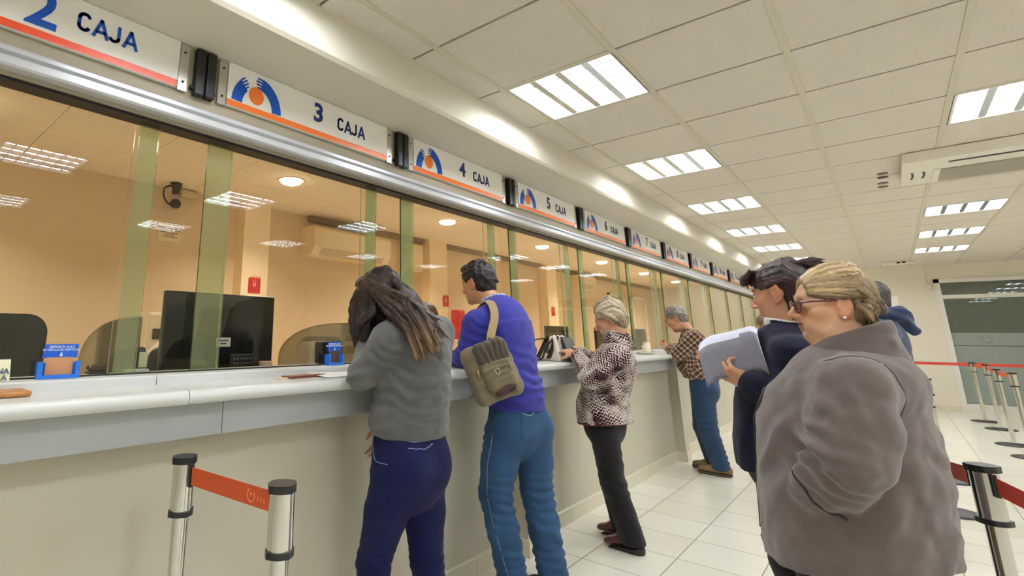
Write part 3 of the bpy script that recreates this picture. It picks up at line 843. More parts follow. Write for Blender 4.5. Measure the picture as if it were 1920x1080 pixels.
def hair_mesh(S_, root, cols, seed=1, h=.004, flow=None, tipcol=None, name='hair', rough_=.0015, strand=0., mixv=.35, lo=None, post=None):
    """cols: dark to light; every lock (solid) gets its own shade between them"""
    V, Q = S_.mesh(h, (), h, 1, lo); V, Q, _ = keep_big(V, Q)
    us, idx = S_.near(V); R = np.random.RandomState(seed); sh = R.uniform(0, 1, len(us)); rl = R.uniform(0, 1, 4000); sh = np.array([rl[p.lid] if p.lid is not None else .35 for p in us])
    uv = S_.fabric_uv(V) if flow is None else flow(V)
    t = np.clip(sh[idx] * mixv + .5 * mixv * wob(np.stack([uv[:, 0] * 4, uv[:, 1] * 60, uv[:, 2]], 1), 1.0, seed) + (.5 - mixv / 2), 0, 1)
    c0, c1 = np.array(lin(cols[0])), np.array(lin(cols[1])); col = c0 + (c1 - c0) * t[:, None]
    if tipcol is not None:
        w, rgb = tipcol(V); w = np.clip(w * (.35 + .9 * sh[idx]), 0, 1)[:, None]; col = col * (1 - w) + np.array(lin(rgb)) * w
    N = vnormals(V, Q)
    if strand: V = V + N * (np.sin(uv[:, 1] * strand + 2.2 * wob(V, 7, seed)) * .0016 + wob(V, 26, seed) * rough_)[:, None]
    else: V = V + N * (wob(V, 26, seed) * rough_)[:, None]
    return solid(name, V, Q, M_hair, root, uv, col)

def bez(pts, n):
    """smooth curve through control points"""
    P = [V3(p) for p in pts]; P = [2 * P[0] - P[1]] + P + [2 * P[-1] - P[-2]]; out = []
    m = len(P) - 3
    for i in range(n):
        t = i / (n - 1) * m; k = min(int(t), m - 1); f = t - k; a, b, c, d = P[k:k + 4]
        out.append(.5 * (2 * b + (c - a) * f + (2 * a - 5 * b + 4 * c - d) * f * f + (3 * b - a - 3 * c + d) * f ** 3))
    return out
_lid = [0]
def lock(S_, pts, r=(.009, .014, .005), n=8, k=.006, flat=.6):
    """one tress of hair along a curve"""
    C_ = bez(pts, n); _lid[0] += 1; off = 0.
    rr = [np.interp(i / (n - 1), (0, .45, 1), r) for i in range(n)]
    for i in range(n - 1):
        w = C_[i + 1] - C_[i]
        c = Cone(C_[i], C_[i + 1], rr[i], rr[i + 1], flat, np.cross(w, (0.2, .3, 1)))
        c.off = off; c.lid = _lid[0] % 4000; off += c.L; S_.u(c, k)
def cap(S_, H, t=.010, hair=1.0, back=.06, nape=-.05, face=(.086, .076, .088), fz=-.035, fy=.086):
    S_.u(H.e((0, -.020, .040), (.075 + t, .094 + t, .081 + t)), .01)
    S_.u(H.e((0, -.052, nape + .02), (.060 + t, .046 + t, back)), .03)
    S_.sub(H.e((0, fy, fz), face), .018)
    for q in (-1, 1): S_.sub(H.e((q * .085, .008, -.030), (.030, .034, .048)), .012)
def sweep(S_, H, n, t, y0=.068, y1=-.10, amax=100, r=(.007, .011, .006), jit=.004, seed=1, z1=-.05, lift=0., k=.006):
    """tresses combed from the brow back over the skull"""
    R = random.Random(seed)
    for i in range(n):
        a = math.radians(-amax + 2 * amax * (i + R.uniform(-.3, .3)) / (n - 1)); pts = []
        for j in range(5):
            f = j / 4; y = y0 + (y1 - y0) * f
            rad = math.sqrt(max(.05, 1 - ((y + .02) / (.096 + t)) ** 2))
            x = math.sin(a) * (.077 + t) * rad; z = .036 + math.cos(a) * (.082 + t + lift * math.sin(math.pi * f)) * rad
            if j == 4: z = z * .4 + z1 * .6
            pts.append(H.p(x + R.uniform(-jit, jit), y + R.uniform(-jit, jit), z + R.uniform(-jit, jit)))
        lock(S_, pts, r, 7, k)
def shoe(heel, toe, w, h, mats, parent, sole=.018, wedge=0., name='shoe', ank=None):
    """heel and toe points on the ground; upper and sole are separate parts"""
    he, to = V3(heel), V3(toe); d = unit(to - he); L = np.linalg.norm(to - he); z = V3((0, 0, 1)); sd = np.cross(d, z)
    S_ = Sdf(); b = sole
    S_.u(Cone(he + d * .035 + z * (b + wedge + .028), he + d * L * .55 + z * (b + wedge * .4 + .030), w * .40, w * .46, .8, sd), .02)
    S_.u(Cone(he + d * L * .55 + z * (b + wedge * .4 + .028), to - d * w * .45 + z * (b + .020), w * .46, w * .42, .62, sd), .02)
    S_.u(Cone(he + d * .045 + z * (b + wedge + .03), he + d * .050 + z * (b + wedge + h), w * .40, w * .36, 1, sd), .02)
    S_.clip(he + z * (b + .002), (0, 0, -1), .004)
    up = cloth(name, S_, mats[0], parent, .006, rough_=.0008)
    T = Sdf(); T.u(Cone(he + d * w * .44 + z * b, to - d * w * .44 + z * b, w * .47, w * .46, .8, sd), .01)
    if wedge: T.u(Cone(he + d * w * .44 + z * (b + wedge * .6), he + d * L * .6 + z * b, w * .45, w * .4, 1, sd), .01)
    T.clip(he + z * .001, (0, 0, -1), .003).clip(he + z * (b + wedge) + 0, unit(z + d * (wedge / (L * .6))), .003)
    so = cloth('sole', T, mats[1], up, .006)
    return up
def seam(name, V, N, path, r, m, parent, lift=.001):
    """a stitched line laid onto a garment through its nearest points"""
    C_ = bez(path, 24); P = []
    for p in C_:
        i = np.argmin(((V - p) ** 2).sum(1)); P.append(V[i] + N[i] * lift)
    P = [sum(P[max(0, i - 1):i + 2]) / len(P[max(0, i - 1):i + 2]) for i in range(len(P))]
    return MB().tube([tuple(p) for p in P], r, 5).build(name, m, parent)
def surf(o):
    me = o.data; V = np.empty(len(me.vertices) * 3, np.float32); me.vertices.foreach_get('co', V); V = V.reshape(-1, 3).astype(float)
    N = np.empty(len(me.vertices) * 3, np.float32); me.vertices.foreach_get('normal', N); N = N.reshape(-1, 3).astype(float)
    M = np.array(pmat(o)); return V @ M[:3, :3].T + M[:3, 3], N
def fabric(name, rgb, rough=.9, weave=420, bump=.35, var=.10, vscale=9, sheen=.2, fleck=0., rgb2=None):
    """knitted or woven cloth"""
    m = mat(name, rgb, rough, bump=bump, bscale=weave, var=var, vscale=vscale, spec=.25, sheen=sheen)
    m.node_tree.nodes['Principled BSDF'].inputs['Sheen Roughness'].default_value = .6
    return m

# ---------------------------------------------------------------- on the counter and along the glass
def rot_pts(pts, c, a):
    ca, sa = math.cos(a), math.sin(a); return [(c[0] + (x - c[0]) * ca - (y - c[1]) * sa, c[1] + (x - c[0]) * sa + (y - c[1]) * ca, z) for x, y, z in pts]
M_hblue = mat('holder_blue', (22, 106, 206), .25, coat=.3); M_hblue2 = mat('plate_blue', (10, 84, 190), .3)
M_white = mat('print_white', (238, 242, 248), .6); M_kraft = mat('kraft_card', (190, 138, 98), .8)
def card_holder(y0, y1, inset, label):
    x = -1.955; t = thing('card_holder', label, 'card holder', (x, (y0 + y1) / 2, 1.154), 'blue ID card holders on the sill')
    w = y1 - y0; zb = 1.1545
    f = MB(); f.box((x - .022, y0, zb), (x + .008, y1, zb + .012)); f.box((x - .004, y0, zb + .012), (x + .008, y0 + .013, zb + .054)); f.box((x - .004, y1 - .013, zb + .012), (x + .008, y1, zb + .054))
    f.box((x - .024, y0, zb + .01), (x - .020, y1, zb + .05), 0); f.build('tray', M_hblue, t)
    a, b = y0 + w * .14, y1 - w * .06
    p = MB(); p.prism([(x - .014, a - .004, zb + .064), (x - .014, b, zb + .064), (x - .016, b + .002, zb + .108), (x - .016, a, zb + .108)], (.003, 0, 0)); pl = p.build('plate', M_hblue2, t)
    tx = MB(); u, v = (0, 1, 0), (-.045, 0, 1); cy = (a + b) / 2
    put_text(tx, 'DEPOSITE AQUÍ', .0105, (x - .0118, cy, zb + .099), u, v); put_text(tx, 'SU CÉDULA DE IDENTIDAD', .0088, (x - .0116, cy, zb + .090), u, v)
    tx.box((x - .0116, cy - .0018, zb + .071), (x - .0100, cy + .0018, zb + .082)); tx.prism([(x - .0116, cy - .006, zb + .075), (x - .0116, cy, zb + .068), (x - .0116, cy + .006, zb + .075)], (.0016, 0, 0))
    tx.build('lettering', M_white, pl)
    MB().box((x - .013, y0 + w * .2, zb + .012), (x - .011, y1 - w * .14, zb + .066)).build('card', M_kraft if not inset else mat('dark_card', (84, 62, 56), .5), t)
    return t
card_holder(.452, .573, False, 'blue ID card holder with kraft card on the sill left of the tall monitor')
card_holder(1.655, 1.752, True, 'blue ID card holder with dark card next to the long-haired woman')
cs = thing('card_sign', 'cream printed card on the sill at the left edge', 'sign', (-1.957, .33, 1.154))
MB().prism([(-1.95, .26, 1.1545), (-1.95, .382, 1.1545), (-1.962, .380, 1.218), (-1.962, .26, 1.218)], (-.002, 0, 0)).build('card', mat('cream_card', (236, 232, 196), .7), cs)
tx = MB(); put_text(tx, 'NA', .022, (-1.9515, .362, 1.183), (0, 1, 0), (-.18, 0, 1), bold=.0006); put_text(tx, 'A', .022, (-1.9475, .366, 1.164), (0, 1, 0), (-.18, 0, 1), bold=.0006); tx.build('lettering', mat('slate_ink', (72, 84, 104), .6), cs)
b = MB(); b.bbox((-1.87, .20, ZT + .001), (-1.765, .405, ZT + .017), .006); o = b.build('wooden_tray', mat('varnished_wood', (172, 116, 62), .4, var=.2, vscale=12, stretch=(6, 1, 1)), loc=(-1.81, .30, ZT)); tag(o, 'small varnished wooden tray lying on the counter at the left edge', 'tray')
b = MB(); b.prism(rot_pts([(-1.835, 1.30, ZT + .001), (-1.775, 1.30, ZT + .001), (-1.775, 1.50, ZT + .001), (-1.835, 1.50, ZT + .001)], (-1.80, 1.40, 0), .12), (0, 0, .009)); o = b.build('passbook', mat('maroon_cover', (126, 70, 62), .5), loc=(-1.80, 1.40, ZT)); tag(o, 'dark red passbook lying on the counter before the long-haired woman', 'book')
b = MB(); b.prism(rot_pts([(-1.83, 1.255, ZT + .001), (-1.79, 1.255, ZT + .001), (-1.79, 1.298, ZT + .001), (-1.83, 1.298, ZT + .001)], (-1.80, 1.40, 0), .10), (0, 0, .004)); o = b.build('slip', mat('cream_slip', (232, 220, 178), .8), loc=(-1.81, 1.27, ZT)); tag(o, 'cream deposit slip poking out beside the red passbook', 'paper')
b = MB(); b.prism(rot_pts([(-1.87, 1.46, ZT + .011), (-1.70, 1.44, ZT + .002), (-1.70, 1.66, ZT + .002), (-1.87, 1.70, ZT + .006)], (-1.8, 1.55, 0), .0), (0, 0, .0012)); o = b.build('form_sheet', mat('white_form', (240, 240, 238), .8), loc=(-1.79, 1.56, ZT)); tag(o, 'white form sheet on the counter under the elbow of the long-haired woman', 'paper')
b = MB(); b.prism(rot_pts([(-1.83, 2.06, ZT + .001), (-1.74, 2.06, ZT + .001), (-1.74, 2.24, ZT + .001), (-1.83, 2.24, ZT + .001)], (-1.8, 2.15, 0), -.1), (0, 0, .006)); o = b.build('document_wallet', mat('wallet_brown', (112, 66, 56), .6), loc=(-1.785, 2.15, ZT)); tag(o, 'brown document wallet on the counter between the hoodie and the blue sweater', 'wallet')
jar = thing('jar', 'small white jar on a saucer beside the man in the checked shirt', 'jar', (-1.80, 5.76, ZT))
MB().lathe([(0, .001), (.05, .001), (.075, .008), (.08, .018), (.074, .020), (.05, .012), (0, .012)], (-1.80, 5.76, ZT), 24).build('saucer', mat('saucer_white', (214, 212, 202), .3), jar)
MB().lathe([(0, .013), (.036, .013), (.040, .03), (.040, .085), (.030, .095), (.030, .115), (.028, .120), (0, .120)], (-1.80, 5.76, ZT), 24).build('body', mat('jar_cream', (236, 226, 204), .4), jar)
# ---------------------------------------------------------------- teller desks
M_desk = mat('teller_desk_top', (226, 218, 202), .5)
tag(MB().bbox((-2.74, Y0 + .05, 1.0), (-2.13, YB - .05, 1.04), .004).build('teller_desk', M_desk, loc=(-2.43, 5, 1.02)), 'long beige teller desk running behind the glass', 'desk')
ZD = 1.041
M_scr = mat('monitor_black', (16, 20, 20), .12, coat=.4); M_scr2 = mat('monitor_back', (34, 40, 38), .35)
def monitor(yc, x=-2.50, w=.60, z0=1.125, z1=1.50, label=''):
    t = thing('monitor', label, 'monitor', (x, yc, ZD), 'computer monitors at the teller desks')
    MB().bbox((x - .02, yc - w / 2, z0), (x + .012, yc + w / 2, z1), .006).build('screen_shell', M_scr2, t)
    MB().box((x + .012, yc - w / 2 + .008, z0 + .02), (x + .0135, yc + w / 2 - .008, z1 - .008)).build('glossy_panel', M_scr, t)
    MB().box((x - .045, yc - .03, ZD + .01), (x - .02, yc + .03, z0 + .12)).build('stand', M_scr2, t)
    MB().bbox((x - .12, yc - .11, ZD), (x + .06, yc + .11, ZD + .012), .004).build('foot', M_scr2, t)
    return t
mwho = ['largest dark monitor, behind the glass of window three', 'dark monitor behind the glass beside the man in the blue sweater', 'dark monitor low behind the handbag', 'dark monitor behind the woman in the patterned jacket', 'dark monitor between the patterned jacket and the checked shirt', 'dark monitor beyond the checked shirt']
for k, lb in enumerate(mwho): monitor(1.385 + 1.247 * k * 1.0 + (0 if k == 0 else .12), w=.63 if k == 0 else .5, z1=1.505 if k == 0 else 1.40, label=lb)
st = thing('barcode_label', 'white sticker hanging on the front of the largest monitor', 'label', (-2.485, 1.40, 1.26))
MB().box((-2.486, 1.352, 1.234), (-2.484, 1.434, 1.280)).build('sticker', M_white, st)
q = MB(); q.box((-2.4838, 1.366, 1.262), (-2.4832, 1.42, 1.268)); q.box((-2.4838, 1.376, 1.246), (-2.4832, 1.41, 1.254)); q.build('print', mat('grey_ink', (90, 92, 96), .7), st)
kp = thing('pin_pad', 'black pin pad with small round keys in front of the monitor', 'pin pad', (-2.36, 1.43, ZD))
MB().bbox((-2.385, 1.37, ZD), (-2.36, 1.50, 1.20), .006).build('case', M_blk, kp)
for i in range(2):
    for j in range(6): MB().bbox((-2.36, 1.385 + .018 * j, 1.15 + .022 * i), (-2.356, 1.396 + .018 * j, 1.161 + .022 * i), .0015).build('key', mat('key_grey', (110, 116, 124), .5), kp)
cp = MB().lathe([(0, 0), (.026, 0), (.0345, .062), (.034, .066), (.031, .064), (.024, .006), (0, .006)], (-2.30, 1.535, 1.098), 20)
tag(cp.build('paper_cup', mat('cup_white', (232, 218, 206), .6), loc=(-2.30, 1.535, 1.098)), 'white paper cup on the box right of the large monitor', 'cup')
tag(MB().bbox((-2.39, 1.42, ZD), (-2.22, 1.60, 1.097), .004).build('cash_box', mat('steel_grey_box', (70, 68, 66), .4), loc=(-2.31, 1.51, ZD)), 'grey cash box under the paper cup at the right of the monitor', 'box')
kb = MB(); kb.bbox((-2.22, 1.60, ZD), (-2.14, 1.72, 1.10), .006); tag(kb.build('coin_tray', M_blk, loc=(-2.3, 1.74, ZD)), 'black coin tray at the foot of the curved glass screen', 'tray')
pw = thing('card_terminal', 'black card terminal on the sill side behind the second card holder', 'card terminal', (-2.12, 1.72, 1.154))
MB().bbox((-2.14, 1.72, 1.1545), (-2.06, 1.80, 1.265), .008).build('case', M_blk, pw); MB().box((-2.0595, 1.735, 1.20), (-2.059, 1.785, 1.25)).build('screen', mat('lcd_dark', (50, 56, 60), .2), pw)
pr = thing('receipt_printer', 'cream receipt printer with dark slot, left of the second card holder', 'printer', (-2.3, 1.83, ZD))
MB().prism([(-2.25, 1.73, ZD), (-2.25, 1.80, 1.26), (-2.36, 1.80, 1.26), (-2.40, 1.73, ZD)], (0, .13, 0)).build('housing', mat('printer_cream', (232, 224, 204), .5), pr); MB().bbox((-2.249, 1.81, 1.19), (-2.235, 1.90, 1.235), .004).build('paper_slot', M_blk, pr)
op = thing('office_printer', 'beige office printer at the back wall left of the large monitor', 'printer', (-3.75, 1.60, .86))
MB().bbox((-3.95, 1.42, .86), (-3.55, 1.86, 1.44), .02).build('housing', mat('printer_beige', (226, 210, 176), .6), op); MB().box((-3.551, 1.46, 1.26), (-3.545, 1.82, 1.33)).build('paper_slot', mat('slot_brown', (70, 54, 42), .6), op)
bag = Sdf()
for i in range(5): bag.u(Ell((-2.75 + .03 * math.sin(i * 2.3), 1.0 + .05 * i, 1.118 + .035 * math.cos(i * 1.7)), (.06, .055, .075)), .04)
tag(cloth('jacket_bundle', bag, fabric('bundle_dark', (44, 38, 34), .9, 300, .3, .2, 10), None, .01, [(V3((-2.7, 1.1, 1.15)), (1, 1, 0), .05, .012, .2)], .004), 'dark bundled jacket on the desk left of the large monitor', 'jacket')
bg2 = Sdf()
for i in range(4): bg2.u(Ell((-2.95 + .02 * i, 1.19 + .035 * i, 1.13 + .03 * i), (.05, .045, .06)), .03)
tag(cloth('plastic_bag', bg2, mat('bag_white', (226, 214, 196), .4), None, .009, [(V3((-2.8, 1.2, 1.2)), (1, -1, 1), .04, .012, .15)], .005), 'crumpled white plastic bag half hidden by the large monitor', 'bag')
sp = thing('stapler', 'dark brown stapler at the foot of the first glass overlap', 'stapler', (-2.16, .69, 1.154))
MB().bbox((-2.115, .64, 1.1545), (-2.075, .71, 1.163), .003).build('base', M_blk, sp); MB().bbox((-2.112, .64, 1.163), (-2.078, .705, 1.186), .008).build('arm', mat('stapler_brown', (58, 36, 32), .25, coat=.4), sp)
tag(MB().bbox((-2.10, .765, 1.1545), (-2.06, .85, 1.166), .003).build('receipt_pad', mat('pad_teal', (190, 214, 206), .6), loc=(-2.08, .8, 1.155)), 'pale green receipt pad on the sill behind the glass', 'pad')
tag(MB().bbox((-2.29, .80, ZD), (-2.20, .89, 1.245), .012).build('tablet_stand', mat('tablet_dark', (44, 50, 50), .3), loc=(-2.24, .84, ZD)), 'dark upright tablet stand behind the first glass overlap', 'tablet')
tag(MB().box((-2.185, .855, 1.165), (-2.183, .888, 1.225)).build('price_tag', mat('tag_cream', (222, 226, 196), .7), loc=(-2.184, .87, 1.19)), 'small cream tag standing before the dark tablet', 'tag')
# chairs behind the desk
M_chair = mat('chair_mesh', (42, 44, 36), .85, bump=.3, bscale=300); M_chairb = mat('chair_brown', (58, 44, 38), .5)
def chair(x, y, w, z1, m, label, turn=0.):
    t = thing('office_chair', label, 'chair', (x, y, .86), 'office chairs of the tellers')
    n = 9; prof = []
    h0, h1 = z1 - .46, z1; r = .09
    pts = [(-w / 2, h0), (w / 2, h0)] + [(w / 2 - r + r * math.cos(a), h1 - r + r * math.sin(a)) for a in [math.pi / 2 * k / n for k in range(n + 1)]] + [(-w / 2 + r + r * math.cos(a), h1 - r + r * math.sin(a)) for a in [math.pi / 2 + math.pi / 2 * k / n for k in range(n + 1)]]
    b = MB(); b.prism(rot_pts([(x, y + p, z) for p, z in pts], (x, y), turn), tuple(rot_pts([(.055, 0, 0)], (0, 0), turn)[0]), smooth=False); b.build('backrest', m, t)
    MB().bbox((x - .02, y - .24, 1.0 - .0), (x + .45, y + .24, 1.06) if False else (x + .03, y + .24, 1.06), .02) 
    s = MB().bbox((x - .42, y - .23, .92), (x - .0, y + .23, .985), .02); s.build('seat', m, t)
    MB().tube([(x - .2, y, .88), (x - .2, y, .93)], .03, 10).tube([(x - .03, y, .95), (x + .0, y, h0 + .1)], .02, 8).build('post', M_blk, t); MB().lathe([(0, 0), (.24, 0), (.22, .02), (0, .03)], (x - .2, y, .861), 20).build('foot', M_blk, t)
    return t
chair(-2.95, .46, .46, 1.385, M_chair, 'dark green mesh chair back behind the glass at the left edge', .0)
chair(-2.95, 2.40, .36, 1.285, M_chairb, 'brown office chair behind the glass right of the large monitor', -.1)
# curved acrylic dividers across the desk
M_acr = glass_mat('acrylic', (.94, .94, .90), refl=.9)
def divider(y, label):
    t = thing('acrylic_divider', label, 'divider', (-2.45, y, ZD), 'rounded clear dividers on the teller desk')
    pts = [(-2.09, ZD + .002), (-2.09, 1.362), (-2.25, 1.360)] + [(-2.25 - .55 * math.sin(a), 1.16 + .20 * math.cos(a)) for a in [math.pi / 2 * k / 10 for k in range(1, 11)]] + [(-2.80, ZD + .002)]
    MB().prism([(x, y, z) for x, z in pts], (0, .006, 0)).build('sheet', M_acr, t)
    e = [(x, y + .003, z) for x, z in pts[1:]]; MB().tube(e, .0035, 6).build('polished_edge', mat('edge_tan', (196, 170, 120), .3), t)
divider(.81, 'clear rounded acrylic divider at the left of the large monitor'); divider(1.96, 'clear rounded acrylic divider at the right of the large monitor')
# ---------------------------------------------------------------- on the tellers' back wall and ceiling
nt_ = thing('notice', 'framed printed notice on the tan wall under the small camera', 'notice', (XW, 1.775, 2.11))
MB().box((XW, 1.662, 2.02), (XW + .006, 1.89, 2.212)).build('sheet', mat('notice_paper', (240, 222, 190), .8), nt_)
fr = MB()
for a, b_ in (((1.672, 2.030), (1.880, 2.033)), ((1.672, 2.199), (1.880, 2.202)), ((1.672, 2.030), (1.675, 2.202)), ((1.877, 2.030), (1.880, 2.202))): fr.box((XW + .006, a[0], a[1]), (XW + .007, b_[0], b_[1]))
fr.build('border_line', mat('notice_brown', (150, 120, 90), .8), nt_)
tl = MB()
for i, (a, b_) in enumerate(((.018, .21), (.03, .20), (.03, .19), (.07, .15), (.055, .175))): 
    y = 1.662 + a
    while y < 1.662 + b_ - .008:
        w = rnd.uniform(.008, .022); tl.box((XW + .006, y, 2.150 - i * .018), (XW + .0068, min(y + w, 1.662 + b_), 2.157 - i * .018)); y += w + .004
tl.build('print', mat('notice_ink', (78, 62, 48), .8), nt_)
def red_sign(y, z, x, label):
    t = thing('fire_sign', label, 'sign', (x, y, z), 'red fire signs on the pillars')
    MB().box((x, y, z), (x + .004, y + .125, z + .135)).build('plate', mat('fire_red', (206, 46, 44), .4), t)
    tp = MB()
    for i in range(4): tp.prism([(x, y + .01 + .028 * i, z + .135), (x, y + .03 + .028 * i, z + .135), (x, y + .035 + .028 * i, z + .155)], (.004, 0, 0))
    tp.build('flame_edge', mat('fire_red', (206, 46, 44), .4), t)
    g = MB(); g.box((x + .004, y + .05, z + .06), (x + .005, y + .054, z + .12)).box((x + .004, y + .072, z + .06), (x + .005, y + .076, z + .12)).box((x + .004, y + .05, z + .06), (x + .005, y + .076, z + .064)).box((x + .004, y + .058, z + .07), (x + .005, y + .068, z + .085)); g.build('pictogram', mat('fire_white', (244, 214, 204), .6), t)
red_sign(2.462, 1.655, -4.03, 'red fire extinguisher sign on the pillar behind the large monitor'); red_sign(5.30, 1.655, -4.03, 'red fire sign behind the seated teller'); red_sign(8.30, 1.63, -4.03, 'red fire sign behind the glass left of the patterned jacket')
tag(MB().bbox((-4.0, 5.42, 1.25), (-3.88, 5.58, 1.62), .02).build('fire_extinguisher_box', mat('fire_red', (206, 46, 44), .4), loc=(-3.94, 5.5, 1.4)), 'red box below the fire sign behind the seated teller', 'box')
sc = thing('security_camera', 'small dark dome camera with looped cable over the notice', 'camera', (-4.0, 1.72, ZC))
MB().lathe([(0, -.001), (.045, -.001), (.045, -.025), (.03, -.05), (.03, -.09), (0, -.09)], (-4.0, 1.72, ZC), 18).build('mount', mat('camera_dark', (46, 40, 34), .4), sc)
MB().tube(bez([(-4.0, 1.70, ZC - .02), (-4.03, 1.64, ZC - .05), (-4.07, 1.66, ZC - .12), (-4.10, 1.72, ZC - .16), (-4.12, 1.76, ZC - .14)], 16), .008, 6).build('cable', M_blk, sc)
K = MB(); K.lathe([(0, .04), (.025, .038), (.04, .02), (.045, 0), (.04, -.02), (.025, -.035), (0, -.04)], (-4.11, 1.775, ZC - .145), 16); K.build('lens_ball', mat('camera_dark', (46, 40, 34), .4), sc)
tag(MB().bbox((-4.165, 1.81, ZC - .075), (-4.09, 1.96, ZC - .01), .01).build('motion_detector', mat('detector_cream', (214, 196, 160), .5), loc=(-4.13, 1.88, ZC - .04)), 'cream detector box next to the small dome camera', 'detector')
def wall_ac(y0, y1, z0, z1, x, label):
    t = thing('wall_air_conditioner', label, 'air conditioner', (x, (y0 + y1) / 2, z0), 'wall air conditioners behind the glass')
    m = mat('ac_cream', (236, 216, 176), .45)
    MB().prism([(XW + .001, y0, z1), (x - .03, y0, z1), (x, y0, z1 - .03), (x, y0, z0 + .08), (x - .06, y0, z0), (XW + .001, y0, z0)], (0, y1 - y0, 0)).build('body', m, t)
    MB().box((x - .001, y0 + .10, z0 + .085), (x + .004, y1 - .003, z1 - .035)).build('front_panel', mat('ac_panel', (242, 224, 186), .4), t)
    MB().prism([(x - .008, y0 + .1, z0 + .066), (x - .008 + .004, y0 + .1, z0 + .076), (x - .056 + .004, y0 + .1, z0 + .006), (x - .056, y0 + .1, z0 + .0)], (0, y1 - y0 - .2, 0)).build('louvre_flap', mat('ac_flap', (206, 184, 146), .5), t)
wall_ac(3.12, 4.22, 2.075, 2.365, -3.93, 'large cream wall air conditioner above the long-haired woman'); wall_ac(9.42, 10.1, 2.17, 2.42, -3.95, 'distant cream wall air conditioner behind windows six and seven')
tag(MB().bbox((XW + .001, 4.60, 2.06), (-4.03, 4.92, 2.39), .01).build('duct_box', mat('ac_cream', (236, 216, 176), .45), loc=(-4.1, 4.76, 2.06)), 'cream wall box right of the large air conditioner', 'box')
MBp = MB(); 
for y in (11.2, 12.6): MBp.box((XW, y, .86), (XW + .03, y + .06, 2.2)); MBp.box((XW, y + .9, .86), (XW + .03, y + .96, 2.2)); MBp.box((XW, y, 2.14), (XW + .03, y + .96, 2.2))
struct(MBp.build('trim_4', mat('white_trim', (240, 234, 218), .5)))

# ---------------------------------------------------------------- ceiling fittings of the hall
ac = thing('ceiling_air_conditioner', 'white ceiling air conditioner with dark slot and grey intake grille', 'air conditioner', (.95, 5.7, CEIL))
zb = 2.60; m_ac = mat('ac_white', (232, 226, 212), .4)
MB().prism([(.257, 5.46, zb), (1.62, 5.46, zb), (1.62, 5.44, CEIL - .006), (.262, 5.44, CEIL - .006)], (0, .83, 0)).build('body', m_ac, ac)
MB().box((.505, 5.60, zb - .003), (1.45, 5.635, zb + .002)).build('air_slot', M_black, ac)
gm = mat('grille_grey', (168, 160, 148), .6); g = MB()
for k in range(12): g.box((.475, 5.83 + .036 * k, zb - .010), (1.44, 5.83 + .036 * k + .028, zb - .0005))
g.build('intake_grille', gm, ac)
for xa in (.435, 1.44): MB().box((xa, 5.81, zb - .006), (xa + .04, 6.27, zb - .0005)).build('grille_frame', m_ac, ac)
tv = MB(); 
for x in (.295, .36): tv.prism([(x + .02 * math.cos(a), 5.84 + .24 * k / 8, zb - .002) for k, a in enumerate([-.9 + 1.8 * k / 8 for k in range(9)])] + [(x + .014 + .02 * math.cos(a), 5.84 + .24 * k / 8, zb - .002) for k, a in reversed(list(enumerate([-.9 + 1.8 * k / 8 for k in range(9)])))], (0, 0, .002))
tv.build('side_vent', M_black, ac)
for i, (y, who) in enumerate(((6.01, 'nearest'), (6.155, 'second'), (6.395, 'third'), (6.55, 'farthest'))):
    MB_ = MB().lathe([(0, -.004), (.03, -.004), (.036, -.001), (.036, .004), (0, .004)], (.153, y, CEIL - .0045), 18)
    tag(MB_.build('ceiling_sensor', mat('sensor_grey', (112, 100, 84), .6) if i != 1 else mat('sensor_dark', (60, 48, 40), .5), loc=(.153, y, CEIL)), '%s of four small round sensors beside the ceiling air conditioner' % who, 'sensor', 'round sensors beside the air conditioner')
el = thing('emergency_light', 'small white emergency light with two dark lamps on the far ceiling', 'emergency light', (.30, 13.35, CEIL))
MB().bbox((.08, 13.28, CEIL - .06), (.50, 13.42, CEIL - .001), .01).build('case', m_ac, el)
for x in (.27, .34): MB().box((x, 13.277, CEIL - .045), (x + .045, 13.281, CEIL - .015)).build('lamp', M_black, el)
ws = thing('wall_sensor', 'white motion sensor with a cable beside the glazed door', 'sensor', (.66, YB, 2.26))
MB().bbox((.625, YB - .06, 2.20), (.70, YB - .001, 2.32), .012).build('case', m_ac, ws); MB().tube([(.655, YB - .012, 2.32), (.652, YB - .012, CEIL - .001)], .008, 6).build('cable', m_ac, ws)
ps = thing('notice_board', 'tall white notice panel on the far wall behind the hooded man', 'notice board', (.09, YB, 1.6))
MB().box((-.03, YB - .02, 1.12), (.205, YB - .001, 2.11)).build('panel', mat('panel_white', (246, 244, 238), .5), ps)
